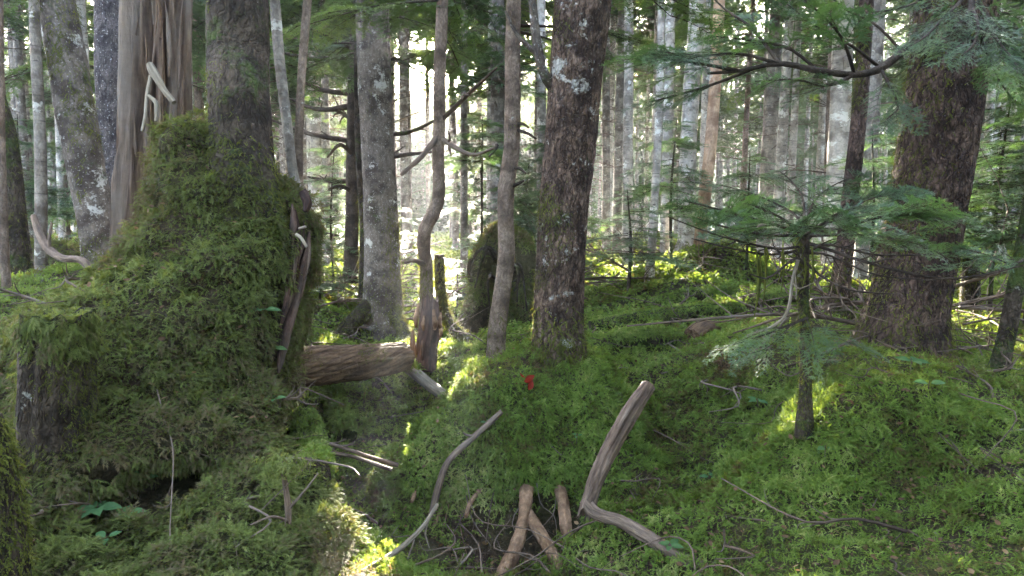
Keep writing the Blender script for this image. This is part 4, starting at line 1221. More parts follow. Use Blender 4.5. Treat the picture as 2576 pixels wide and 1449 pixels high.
# knob topped dead stem near the bottom
g = px_tube([(712, 1470, 24, 2.72), (718, 1380, 19, 2.75), (725, 1290, 17, 2.78), (716, 1210, 14, 2.8), (708, 1178, 16, 2.8)], n=12, M=30, amp=0.16, fr=9, seed=16)
stem = thing('dead_sapling', 'upright dead stem topped by a tangled moss clump in front of the sunlit moss', 'stem', tuple(W(712, 1470, 2.72)))
part('stem_body', g, MAT['deadwood'], stem)
g = Geo()
for k, pts in enumerate([[(722, 1330, 2.76), (690, 1390, 2.66), (600, 1405, 2.6), (520, 1380, 2.56)], [(722, 1310, 2.77), (680, 1300, 2.65), (630, 1320, 2.6)], [(726, 1280, 2.78), (770, 1230, 2.8), (800, 1190, 2.86)], [(718, 1380, 2.74), (640, 1440, 2.62), (560, 1460, 2.58)]]):
    twig(g, [W(*p) for p in pts], 0.007, 0.003, 60 + k, subs=3, slen=.25)
part('side_twig', g, MAT['twig'], stem)
g = Geo()
c0 = W(708, 1165, 2.8)
rk = rng_(33)
pp = c0 + rk.normal(0, 1, (420, 3)) * np.array([0.055, 0.04, 0.028])
fronds(g, pp, nrm(pp - c0), 0.035, 34, temps=FROND_S + FROND_N, droop=0.7)
part('moss_clump', g, MAT['moss_olive'], stem, smooth=False, stuff=True)

# red leaves
g = Geo()
c0, nn = hit(1312, 985)
rr = rng_(44)
def leaf_shape(L, wd, k=6, fold=0.15, droop=0.2):
    t = np.linspace(0, 1, k)
    w = wd * np.sin(np.pi * t ** 0.85) ** 0.9
    z = -droop * t * t
    up = np.stack([t, w, z + fold * w], 1) * L; dn = np.stack([t, -w, z + fold * w], 1) * L; md = np.stack([t, 0 * t, z], 1) * L
    T = []
    for i in range(k - 1):
        for e in (up, dn):
            T += [[md[i], e[i], e[i + 1]], [md[i], e[i + 1], md[i + 1]]]
    return np.array(T)
red = thing('red_leaf_sprig', 'small sprig of red leaves standing at the foot of the stout middle tree', 'leaves', tuple(c0))
for k in range(5):
    gl = Geo()
    a = rr.uniform(0, 6.3)
    D = np.array([[math.cos(a), math.sin(a) * .5 - .3, 0.5]])
    gl.tris(frame_place(leaf_shape(1, .3), c0[None] + nn * 0.05 + rr.normal(0, .030, (1, 3)), D, rr.normal(0, .6, (1, 3)) + [0, -1, .8], np.array([0.072])), rr.random())
    part('leaf', gl, MAT['red_leaf'], red, smooth=False)
g = Geo()
twig(g, [c0 - nn * .02, c0 + nn * .05, c0 + nn * 0.09], 0.004, 0.002, 3)
part('stalk', g, MAT['twig'], red)

# seedlings with broad leaves
SEED = [(240, 1325, 7, .075, 'seedling with blue green leaves by the dark hollow, larger and left of two'),
        (322, 1335, 6, .06, 'seedling with blue green leaves by the dark hollow, smaller and right of the two'),
        (270, 1400, 3, .05, 'little leafy shoot just under the two blue green seedlings'),
        (2290, 945, 6, .085, 'seedling of stalked oval leaves on the right mound below the massive trunk'),
        (2330, 1002, 2, .07, 'single flat oval leaf low on the right mound under the leafy seedling'),
        (1910, 1035, 4, .055, 'pair of pale round leaves in the moss left of the sapling stem'),
        (1690, 1410, 5, .055, 'small bright seedling beside the lower arm of the crooked branch'),
        (1228, 1085, 3, .045, 'tiny seedling on the middle mound beside the long brown stick'),
        (1790, 1230, 3, .05, 'small round leaved seedling in the green moss of the right slope'),
        (650, 815, 8, .085, 'leafy sprig climbing the right flank of the big stump'),
        (668, 905, 5, .06, 'lower small leafy sprig on the right flank of the big stump'),
        (2075, 1160, 3, .05, 'tiny leaves in dark moss beneath the sapling stem'),
        (345, 1250, 4, .08, 'broad pale ragged leaf pair on the stump above the blue green seedlings'),
        (680, 1040, 5, .06, 'leafy sprig at the bottom of the torn wood on the stump'),
        (1450, 1120, 3, .035, 'tiny green seedling in shade on the front of the middle mound')]
for k, (a, b, nlf, L, lab) in enumerate(SEED):
    c0, nn = hit(a, b)
    rs = rng_(500 + k)
    up = nrm(nn * .6 + np.array([0, 0, 1.0]))
    r_ = thing('seedling', lab, 'plant', tuple(c0))
    g = Geo()
    twig(g, [c0 - up * .03, c0 + up * .05, c0 + up * (.07 + L * .4)], 0.003, 0.002, k)
    tip = c0 + up * (.06 + L * .3)
    off = rs.uniform(0, 6.3)
    for j in range(nlf):
        a_ = off + j * 2 * math.pi / nlf + rs.uniform(-.25, .25)
        D = np.array([[math.cos(a_), math.sin(a_), rs.uniform(.1, .45)]])
        gl = Geo()
        gl.tris(frame_place(leaf_shape(1, .27, droop=.3), tip[None] + D * .008, D, np.array([[0, -.5, 1.0]]), np.array([L * rs.uniform(.75, 1.2)])), rs.uniform(.2, .9))
        part('leaf', gl, MAT['leaf'], r_, smooth=False)
    part('stalk', g, MAT['twig'], r_)

# fallen twigs that can be told apart, lying on moss: (points in px), radius px, label
TW = [
 ([(395, 980), (415, 1060), (432, 1110), (436, 1160), (432, 1240), (428, 1330), (428, 1400)], 5.5, 'long reddish twig hanging down the face of the big stump'),
 ([(436, 1122), (462, 1150), (485, 1190)], 4.5, 'short forked twig beside the long reddish twig on the stump'),
 ([(188, 1075), (130, 1120), (80, 1160), (35, 1175)], 5, 'pale twig slanting across the foot of the cut stump'),
 ([(285, 825), (305, 850), (318, 885), (300, 930)], 4, 'thin crooked twig on the stump right of the cut stump'),
 ([(575, 1310), (590, 1360), (600, 1430)], 4, 'whitish twig lying in moss near the bottom of the stump'),
 ([(75, 1270), (95, 1330), (130, 1355), (190, 1392)], 5, 'pale dead twig poking out across the dark hollow'),
 ([(1318, 1000), (1350, 1080), (1380, 1115), (1412, 1145)], 4, 'thin dark twig on the mound below the red leaves'),
 ([(1350, 1215), (1362, 1270), (1395, 1300), (1400, 1380)], 4, 'grey rootlet hanging in front of the forked root'),
 ([(1970, 1080), (1930, 1130), (1890, 1190), (1868, 1210)], 5, 'straight pale twig in the moss left below the sapling'),
 ([(1728, 1190), (1690, 1210), (1660, 1222)], 3.5, 'bent pale twig right of the crooked branch, upper one'),
 ([(1640, 1080), (1700, 1110), (1760, 1150), (1800, 1165)], 4, 'thin twig running right from the crooked branch top'),
 ([(1700, 1255), (1745, 1270), (1770, 1305), (1800, 1340), (1815, 1375)], 5.5, 'two toned dark twig in green moss near the bottom right of the middle'),
 ([(1580, 1225), (1600, 1260), (1620, 1310)], 4, 'short brown twig standing above the lower arm of the crooked branch'),
 ([(2360, 1070), (2420, 1150), (2430, 1230), (2450, 1300)], 5, 'drooping rootlet over the dark cleft of the right mound, thicker one'),
 ([(2330, 1050), (2380, 1110), (2480, 1200)], 4, 'thin rootlet slanting over the right mound crest'),
 ([(2576, 1080), (2530, 1085), (2490, 1092)], 6, 'broken pale twig sticking in from the right edge'),
 ([(2350, 1340), (2420, 1400), (2440, 1449)], 9, 'reddish root stub in the cleft at lower right'),
 ([(830, 985), (850, 1040), (880, 1075), (930, 1125)], 4.5, 'dark twig sloping beside the mossy log in the hollow'),
 ([(1520, 975), (1570, 990), (1610, 985)], 8, 'short brown broken stick behind the top of the crooked branch'),
 ([(1835, 930), (1850, 945), (1862, 960)], 9, 'stubby bleached stick end on the slope right of the middle'),
 ([(1525, 930), (1575, 925), (1630, 945)], 4.5, 'curved pale twig on the slope behind the crooked branch'),
 ([(1640, 830), (1690, 870), (1720, 890)], 6, 'dark and pale branch across the slope above the sunny moss patch'),
 ([(1560, 660), (1590, 790), (1630, 880), (1660, 920)], 5, 'mossy leaning pole slanting over the slope right of the middle tree'),
 ([(1475, 697), (1550, 698), (1620, 700)], 12, 'straight pale log end lying behind the right side of the middle tree'),
 ([(1780, 605), (1850, 632), (1930, 675)], 8, 'barkless pole sloping through the brush behind the sapling branches'),
 ([(640, 1170), (560, 1160), (500, 1140)], 6, 'strip of tan bark lying on the moss of the stump')]
for k, (pp, w, lab) in enumerate(TW):
    P3 = []
    Ys = []
    for a, b in pp:
        p, nn = hit(a, b)
        Ys.append(p[1])
    Ys = np.array(Ys)
    sm = np.linspace(Ys[0], Ys[-1], len(Ys)) * .9 + Ys * .1
    for (a, b), y in zip(pp, sm):
        P3.append(W(a, b, y - 0.03))
    Ym = float(np.mean(sm))
    g = Geo()
    twig(g, P3, PX(w, Ym) * .40, PX(w, Ym) * .26, 200 + k, subs=3 if w < 6 else 0, slen=.22, n=8 if w > 7 else 6)
    mossy = 'mossy' in lab
    o = solo('fallen_branch' if w > 7 else 'fallen_twig', g, MAT['bark_mossy' if mossy else ('bleach' if 'pale' in lab or 'white' in lab or 'bleached' in lab else 'twig')], lab, 'branch' if w > 7 else 'twig', tuple(P3[-1]))

# scattered small twigs nobody tells apart
rt = rng_(77)
TWM = []
for k in range(7):
    g = Geo()
    L = [0.22, 0.3, 0.36, 0.18, 0.42, 0.32, 0.5][k]
    twig(g, [(0, 0, 0), (L * .35, rt.normal(0, .04), .02), (L * .7, rt.normal(0, .06), .02), (L, rt.normal(0, .08), 0)], 0.0034 + .0016 * (k % 3), 0.0015, 300 + k, subs=3 + k % 3, slen=.3, n=5)
    TWM.append(g.mesh('fallen_twig', MAT['twig' if k % 3 else 'deadwood']))
cnt = 0
while cnt < 290:
    Y = rt.uniform(2.4, 11)
    X = rt.uniform(-.72, .72) * Y
    if cnt < 16:
        X, Y = rt.normal(-.15, .35), rt.normal(3.75, .25)
    if X < -0.25 * Y and Y < 5:
        if rt.random() < .4:
            continue
    Z = drop(X, Y)
    if Z > 1.9 or (cnt >= 16 and hit_xy(X, Y)[1][2] < .75):
        continue
    o = link('fallen_twig', TWM[cnt % 7], None, (X, Y, Z + .03))
    o.rotation_euler = (rt.uniform(-.5, .5), rt.uniform(-.35, .35), rt.uniform(0, 6.3))
    s = rt.uniform(.6, 1.3) * (1.2 + .08 * Y)
    o.scale = (s, s, s)
    tag(o, 'small dead twig lying loose on the moss among others like it', 'twig', 'loose dead twigs on the moss')
    cnt += 1
# brushwood farther off
BR = []
for k in range(5):
    g = Geo()
    L = 2.0 + .4 * k
    twig(g, [(0, 0, .1), (L * .3, rt.normal(0, .12), .22), (L * .65, rt.normal(0, .15), .2), (L, rt.normal(0, .2), .1)], 0.026, 0.008, 350 + k, subs=12, slen=.45, n=5, lift=.25)
    BR.append(g.mesh('dead_branch', MAT['deadwood' if k % 2 else 'twig']))
cnt = 0
spots = []
for i in range(15):
    spots.append((rt.uniform(2.6, 4.1), rt.uniform(4.9, 7.0)))
for i in range(18):
    Y = rt.uniform(8, 15); spots.append((rt.uniform(.05, .35) * Y, Y))
for i in range(16):
    Y = rt.uniform(7.5, 12); spots.append((rt.uniform(-.3, -.12) * Y, Y))
for i in range(54):
    Y = rt.uniform(8, 22); spots.append((rt.uniform(-.7, .75) * Y, Y))
for (X, Y) in spots:
    Z = float(H(np.array([X]), np.array([Y]))[0])
    o = link('dead_branch', BR[cnt % 5], None, (X, Y, Z + rt.uniform(-.05, .2)))
    o.rotation_euler = (rt.uniform(-.6, .6), rt.uniform(-.3, .15), rt.uniform(0, 6.3))
    s = rt.uniform(.35, .8); o.scale = (s, s, s)
    near = Y < 7.2 and X > 2.4
    tag(o, 'grey dead branch in the brushwood heap right of the massive leaning trunk' if near else 'bare dead branch lying in the brush on the forest floor beyond the mounds', 'branch',
        'brushwood heap on the right' if near else 'dead branches littering the forest floor')
    cnt += 1

# litter of dead leaves, bark flakes and needles
rl = rng_(606)
g = Geo()
n_ = 9000
Y = 2.2 + 7.0 * rl.random(n_) ** 1.3
X = rl.uniform(-.75, .75, n_) * Y
keep = (fbm(np.stack([X, Y, X * 0], 1) * 1.1 + 5, 3) > -.05) | (gs(X, Y, -.2, 3.9, .6, .35) > .3)
X, Y = X[keep], Y[keep]
P_ = []
for x, y in zip(X, Y):
    p, nn = hit_xy(x, y)
    P_.append(np.concatenate([p, nn]))
P_ = np.array(P_)
a_ = rl.uniform(0, 6.283, len(P_))
LT = [leaf_shape(1, .22, k=4), leaf_shape(1, .10, k=3), leaf_shape(1, .30, k=4, droop=-.2)]
wh = rl.integers(0, 3, len(P_))
for k in range(3):
    m = wh == k
    tr = frame_place(LT[k], P_[m, :3] + P_[m, 3:] * (.02 + .05 * rl.random((m.sum(), 1))), np.stack([np.cos(a_[m]), np.sin(a_[m]), rl.normal(0, .3, m.sum())], 1), P_[m, 3:] + rl.normal(0, .4, (m.sum(), 3)), rl.uniform(.014, .04, m.sum()))
    g.tris(tr, np.repeat(rl.random(m.sum()), len(LT[k])))
o = link('leaf_litter', g.mesh('leaf_litter', MAT['dry_leaf'], smooth=False)); o['kind'] = 'stuff'
tag(o, 'brown litter of dead leaves and bark flakes strewn over the moss', 'litter')
# ------------------------------------------------------------------ foliage of the near conifers
SP_NEAR = [spray_template(8, .44, .040, .012, 17, s, droop=.16 + .07 * (s % 3), sub=1, ang=44) for s in range(4)]
SP_MID = [spray_template(9, .42, .075, .022, 8, 10 + s, droop=.18 + .06 * (s % 3), sub=1, ang=50) for s in range(4)]
SP_FAR = [spray_template(8, .40, .13, .045, 6, 20 + s, droop=.16 + .08 * (s % 3), sub=0, ang=52) for s in range(5)]

# umbrella of the sapling
gn, gs_, gb = Geo(), Geo(), Geo()
ra = rng_(81)
apex = W(2026, 600, 3.55)
P_, D_, S_ = [], [], []
def arm(px0, py0, Y0, pts, r0, nsp, L, seed, gb, jitter=.1):
    """bough through px points, with sprays along its outer part"""
    pth = [W(px0, py0, Y0)] + [W(a, b, Y) for a, b, Y in pts]
    c, r = twig(gb, pth, r0, r0 * .3, seed, n=6)
    rs = rng_(seed)
    for k in range(nsp):
        u = 0.25 + 0.75 * (k + .5) / nsp
        i = min(int(u * (len(c) - 1)), len(c) - 2)
        t = nrm(c[i + 1] - c[i]); sd = (-1) ** k
        side = nrm(np.cross(t, [0, 0, 1.0]))
        d = nrm(t * rs.uniform(.5, 1.1) + side * sd * rs.uniform(.3, .9) * (1.1 - u) + np.array([0, 0, rs.uniform(-.12, .12)]))
        P_.append(c[i]); D_.append(d); S_.append(L * rs.uniform(.7, 1.2) * (1.15 - .45 * u))
ARMS = [([(1930, 560, 3.4), (1820, 530, 3.2), (1720, 505, 3.1)], .010, 7, .34), ([(1920, 590, 3.45), (1820, 570, 3.35), (1740, 545, 3.3)], .009, 5, .30),
        ([(2000, 540, 3.9), (1900, 490, 4.3), (1830, 470, 4.6)], .009, 7, .40), ([(2090, 555, 3.7), (2190, 500, 3.9), (2300, 470, 4.0)], .010, 9, .42),
        ([(2110, 575, 3.4), (2220, 545, 3.2), (2340, 535, 3.05)], .010, 9, .40), ([(2060, 570, 3.2), (2100, 540, 2.95), (2160, 520, 2.75)], .009, 7, .36),
        ([(2000, 575, 3.2), (1960, 545, 2.95), (1900, 520, 2.75)], .009, 7, .36), ([(2040, 520, 3.8), (2090, 470, 4.1), (2160, 440, 4.4)], .008, 7, .38),
        ([(2020, 500, 3.8), (1985, 450, 4.1), (1960, 430, 4.4)], .008, 6, .36), 
        ([(2180, 590, 3.6), (2280, 590, 3.6), (2360, 560, 3.6)], .009, 7, .36)]
for k, (pts, r0, ns, L) in enumerate(ARMS):
    arm(2022, 585 + (k % 4) * 8, 3.55, pts, r0, int(ns * 1.4), L * .98, 700 + k, gb)
put_sprays(gn, gs_, SP_NEAR, P_, D_, S_, 5, roll=.42)
# bare lower boughs
for k, pts in enumerate([[(2060, 620, 3.5), (2180, 660, 3.3), (2360, 700, 3.15), (2480, 690, 3.0), (2600, 660, 2.9)], [(1950, 625, 3.45), (1800, 590, 3.3), (1680, 545, 3.25)], [(1940, 640, 3.5), (1840, 625, 3.4), (1740, 600, 3.35)],
                         [(2080, 640, 3.6), (2200, 690, 3.55), (2340, 705, 3.5)], [(2070, 615, 3.45), (2200, 640, 3.4), (2330, 640, 3.4), (2420, 630, 3.4)], [(2060, 690, 3.4), (2140, 730, 3.2), (2260, 740, 3.1)], [(2000, 650, 3.3), (1930, 700, 3.1), (1890, 690, 3.0)]]):
    twig(gb, [W(2022, 610 + k * 9, 3.55)] + [W(*p) for p in pts], .011 if k == 0 else .008, .0025, 730 + k, subs=9, slen=.22, sang=.6, n=5)
part('branch', gb, MAT['limb'], sapling)
part('foliage', gn, MAT['needles'], sapling, smooth=False)
part('shoot', gs_, MAT['limb'], sapling, smooth=False)
# hanging moss strands under the umbrella
g = Geo()
for k in range(13):
    a = ra.choice([1905, 1915, 1960, 2045]) + ra.normal(0, 9); b = 620 + ra.uniform(0, 30)
    p = W(a, b, ra.uniform(3.3, 3.5)); l = ra.uniform(.06, .28)
    tube(g, [p, p + [.01, 0, -l * .5], p + [ra.normal(0, .01), 0, -l]], [.004, .006, .002], M=5, n=4, amp=.5, fr=20, seed=k)
part('hanging_moss', g, MAT['moss_trunk'], sapling)
# grey dead whip beside the sapling stem
g = Geo()
twig(g, [W(2012, 640, 3.4), W(1995, 700, 3.35), W(1982, 780, 3.25), W(1945, 820, 3.1), W(1880, 845, 2.98)], .009, .006, 9, subs=2, slen=.2)
solo('dead_whip', g, MAT['bleach'], 'curved grey dead whip hanging beside the sapling stem', 'branch', tuple(W(1880, 845, 2.98)))

def bough(name, label, pts, r0, side_pts, L, seed, roll=.3, droop_tip=True, sp=None, mat='needles'):
    """leafy bough reaching into the view"""
    global P_, D_, S_
    P_, D_, S_ = [], [], []
    gb, gn, gs2 = Geo(), Geo(), Geo()
    pth = [W(*p) for p in pts]
    twig(gb, pth, r0, r0 * .25, seed, n=8)
    for k, (p0, p1, ns) in enumerate(side_pts):
        a = np.array(pth[0]); b = W(*p0)
        arm(p0[0], p0[1], p0[2], p1, r0 * .35, ns, L, seed * 10 + k, gb)
    put_sprays(gn, gs2, sp or SP_NEAR, P_, D_, S_, seed + 3, roll=roll)
    return gb, gn, gs2

# limb of the massive tree and its hanging sprays
pts = [(2330, 92, 4.85), (2270, 130, 4.6), (2215, 172, 4.4), (2150, 188, 4.2), (2060, 178, 4.1), (1960, 160, 4.0), (1860, 178, 3.95), (1780, 185, 3.95)]
sides = [((2215, 172, 4.4), [(2150, 120, 4.3), (2060, 70, 4.2), (1980, 10, 4.2)], 9), ((2150, 188, 4.2), [(2080, 215, 4.0), (2000, 200, 3.8), (1900, 205, 3.7)], 9),
         ((2060, 178, 4.1), [(1980, 120, 4.1), (1880, 100, 4.1), (1780, 90, 4.1)], 10), ((1960, 160, 4.0), [(1860, 135, 3.9), (1760, 140, 3.8), (1660, 130, 3.75)], 10),
         ((1860, 178, 3.95), [(1760, 160, 3.9), (1680, 150, 3.9), (1600, 150, 3.9)], 9), ((1900, 170, 3.97), [(1800, 210, 4.1), (1700, 240, 4.2), (1640, 255, 4.2)], 8),
         ((2270, 130, 4.6), [(2200, 60, 4.6), (2120, 20, 4.7), (2060, -60, 4.8)], 8), ((2150, 188, 4.2), [(2120, 100, 4.0), (2070, 40, 3.9), (2000, -20, 3.9)], 8),
         ((2215, 172, 4.4), [(2240, 220, 4.2), (2260, 270, 4.1), (2230, 300, 4.0)], 6), ((1960, 160, 4.0), [(1890, 70, 4.2), (1820, 20, 4.4), (1760, -40, 4.5)], 8)]
gb, gn, gs2 = bough('limb', '', pts, .030, sides, .34, 21)
part('limb', gb, MAT['limb'], big_tree, label='dark crooked limb reaching left, carrying green sprays')
part('foliage', gn, MAT['needles'], big_tree, smooth=False)
part('shoot', gs2, MAT['limb'], big_tree, smooth=False)
V, F = gb.tri_soup()
# second bough: sprays hanging in front of the trunk, upper right
pts = [(2420, -120, 4.7), (2440, -40, 4.3), (2440, 30, 4.0), (2400, 70, 3.8)]
sides = [((2440, -40, 4.3), [(2480, 30, 4.1), (2520, 80, 4.0), (2590, 110, 3.9)], 9), ((2440, 20, 4.05), [(2500, 90, 3.9), (2540, 140, 3.8), (2580, 190, 3.7)], 9), ((2440, -20, 4.2), [(2380, 40, 3.9), (2330, 90, 3.8), (2300, 110, 3.7)], 9),
         ((2430, -80, 4.5), [(2350, -20, 4.2), (2270, 20, 4.1), (2200, 30, 4.0)], 10), ((2440, 10, 4.1), [(2460, 60, 3.8), (2450, 110, 3.6), (2420, 140, 3.5)], 8), ((2440, 30, 4.0), [(2500, 170, 4.2), (2540, 240, 4.3), (2590, 280, 4.4)], 8)]
gb, gn, gs2 = bough('limb', '', pts, .03, sides, .34, 23)
part('limb', gb, MAT['limb'], big_tree)
part('foliage', gn, MAT['needles'], big_tree, smooth=False)
part('shoot', gs2, MAT['limb'], big_tree, smooth=False)
# thin boughs of an unseen neighbour reaching in from the right edge
pts = [(2700, 560, 3.2), (2600, 640, 3.1), (2480, 690, 3.0), (2330, 705, 2.95)]
sides = [((2480, 690, 3.0), [(2400, 660, 2.95), (2350, 630, 2.9), (2330, 625, 2.88)], 5), ((2540, 665, 3.05), [(2480, 640, 3.1), (2440, 630, 3.1), (2410, 625, 3.1)], 5), ((2600, 640, 3.1), [(2560, 660, 3.0), (2530, 640, 2.95), (2490, 650, 2.9)], 5)]
gb, gn, gs2 = bough('b', '', pts, .010, sides, .20, 25, roll=.6)
rb_ = thing('fir_bough', 'thin drooping fir bough with sparse blue green sprays reaching in from the right edge', 'bough', tuple(W(2700, 560, 3.2)))
part('branch', gb, MAT['limb'], rb_); part('foliage', gn, MAT['needles'], rb_, smooth=False); part('shoot', gs2, MAT['limb'], rb_, smooth=False)
# lower sprays before the sapling stem
pts = [(2030, 800, 3.5), (1980, 820, 3.2), (1900, 850, 3.0), (1800, 880, 2.95)]
sides = [((1980, 820, 3.2), [(1930, 830, 3.0), (1880, 850, 2.9), (1830, 870, 2.85)], 7), ((2030, 805, 3.45), [(2040, 830, 3.2), (2050, 880, 3.05), (2060, 930, 3.0)], 6), ((2040, 805, 3.4), [(2090, 840, 3.2), (2130, 860, 3.1), (2160, 870, 3.1)], 5), ((1990, 815, 3.25), [(1960, 850, 3.1), (1920, 880, 3.05), (1880, 890, 3.0)], 6)]
gb, gn, gs2 = bough('b', '', pts, .007, sides, .22, 27, roll=.35)
part('lower_branch', gb, MAT['limb'], sapling); part('lower_foliage', gn, MAT['needles'], sapling, smooth=False)

# live boughs of the nearer trees where they droop into the top of the view
def high_boughs(root, px, Y, z0, z1, n, L, seed):
    rs = rng_(seed)
    x = W(px, 0, Y)[0]
    gb, gn, gs2 = Geo(), Geo(), Geo()
    Pp, Dd, Ss = [], [], []
    for k in range(n):
        z = rs.uniform(z0, z1); a = rs.uniform(0, 6.283); l = L * rs.uniform(.7, 1.3)
        d = np.array([math.cos(a), math.sin(a), rs.uniform(-.3, .05)])
        p = np.array([x, Y, z])
        c, r = twig(gb, [p, p + d * l * .5 + [0, 0, .05], p + d * l], .014, .004, seed * 31 + k, n=4)
        for q in range(5):
            u = .35 + .65 * q / 4; i_ = int(u * (len(c) - 1))
            e = nrm(d + nrm(np.cross(d, [0, 0, 1.0])) * rs.choice([-1, 1]) * rs.uniform(.2, .9))
            Pp.append(c[i_]); Dd.append(e); Ss.append(l * .5 * rs.uniform(.7, 1.2))
    put_sprays(gn, gs2, SP_MID, Pp, Dd, Ss, seed, roll=.25)
    part('bough', gb, MAT['limb'], root); part('foliage', gn, MAT['far_needles'], root, smooth=False); part('shoot', gs2, MAT['limb'], root, smooth=False)
high_boughs(grey_tree, 940, 8.4, 3.5, 5.6, 12, 1.3, 801)
high_boughs(curvy, 1108, 6.75, 3.15, 4.5, 9, 1.0, 803)
high_boughs(slim9, 1290, 5.75, 3.0, 4.5, 8, 1.0, 805)
high_boughs(dark_tree, 896, 10.5, 3.6, 6.0, 12, 1.5, 807)
high_boughs(mid_tree, 1462, 5.0, 3.0, 4.6, 8, 1.2, 809)

# ------------------------------------------------------------------ forest trees (a kind is built once, then copied)
def forest_tree(seed, h, r, mat, dead0, dead1, ndead, crown0, ncrown, cl, lean=0.25):
    rs = rng_(seed)
    root = bpy.data.objects.new('forest_tree', None)
    COL.objects.link(root)
    K = 9
    z = np.linspace(-.4, h, K)
    P = np.stack([rs.normal(0, .06, K).cumsum() * lean, rs.normal(0, .06, K).cumsum() * lean, z], 1)
    P[0, :2] = P[1, :2]
    R = r * (1 - .72 * (np.clip(z, 0, h) / h) ** 1.1)
    g = Geo()
    c, rr = tube(g, P, R, M=60, n=14, amp=.06, fr=1.5, flare=.55, flare_h=.28, seed=seed)
    part('trunk', g, MAT[mat], root)
    def at(zz):
        i = np.searchsorted(c[:, 2], zz); i = min(i, len(c) - 1); return c[i], rr[i]
    g = Geo()
    for k in range(ndead):
        zz = rs.uniform(dead0, dead1); p, q = at(zz); a = rs.uniform(0, 6.283); l = rs.uniform(.25, 1.3) * (1.2 if zz > 3 else .8)
        d = np.array([math.cos(a), math.sin(a), rs.uniform(-.25, .25)])
        twig(g, [p + d * q * .7, p + d * l * .5 + [0, 0, .02], p + d * l + [0, 0, rs.uniform(-.25, .15)]], .013, .003, seed * 50 + k, subs=2, slen=.4, n=3)
    part('dead_branch', g, MAT['twig'], root)
    gn, gs2 = Geo(), Geo()
    Pp, Dd, Ss = [], [], []
    for k in range(ncrown):
        u = rs.random() ** .8
        zz = crown0 + (h - crown0) * u
        p, q = at(zz); a = rs.uniform(0, 6.283)
        L = cl * ((1 - u) ** .7 * .85 + .2) * rs.uniform(.6, 1.2)
        d = nrm(np.array([math.cos(a), math.sin(a), rs.uniform(-.35, .25)]))
        Pp.append(p); Dd.append(d); Ss.append(L)
        if rs.random() < .55:      # a fork of the bough farther out
            b = a + rs.choice([-1, 1]) * rs.uniform(.3, .7)
            Pp.append(p + d * L * .35); Dd.append(nrm(np.array([math.cos(b), math.sin(b), rs.uniform(-.4, .1)]))); Ss.append(L * .75)
    put_sprays(gn, gs2, SP_FAR, Pp, Dd, Ss, seed + 5, roll=.25)
    part('crown', gn, MAT['far_needles'], root, smooth=False)
    part('shoot', gs2, MAT['limb'], root, smooth=False)
    return root

KINDS = [forest_tree(301, 17, .130, 'bark_pale', 1.2, 7.0, 46, 4.6, 64, 1.9), forest_tree(302, 15, .120, 'bark_pale', 1.0, 6.0, 40, 3.8, 62, 1.8),
         forest_tree(303, 18, .150, 'bark_mid', 1.2, 7.5, 54, 5.0, 66, 2.1), forest_tree(304, 14, .110, 'bark_mid', .8, 5.5, 46, 3.2, 64, 1.8),
         forest_tree(305, 16, .120, 'bark_thin', 1.0, 7.0, 56, 3.6, 60, 1.9), forest_tree(306, 13, .085, 'bark_pale', .8, 5.5, 40, 3.6, 50, 1.5),
         forest_tree(307, 12, .070, 'bark_thin', .6, 5.0, 44, 2.6, 54, 1.5),
         forest_tree(308, 18, .130, 'bark_pale', 1.5, 9.0, 30, 8.0, 60, 2.0), forest_tree(309, 17, .120, 'bark_mid', 1.5, 9.0, 34, 7.2, 64, 2.1),
         forest_tree(310, 15, .110, 'bark_mid', 1.5, 8.0, 30, 6.5, 120, 2.3)]
KBR = [.130, .120, .150, .110, .120, .085, .070, .130, .120, .110]
USED = set()
def place(kind, x, y, rbase, rot, label, group=None, tilt=(0, 0)):
    src = KINDS[kind]
    if kind in USED:
        o = copy_tree(src)
    else:
        o = src; USED.add(kind)
    s = rbase / KBR[kind]
    zs = 0.5 + 0.5 * s if s < 1.6 else 1.3
    o.location = (x, y, float(H(np.array([x]), np.array([y]))[0]) - .05)
    o.rotation_euler = (tilt[0], tilt[1], rot)
    o.scale = (s, s, zs)
    tag(o, label, 'tree', group)
    return o

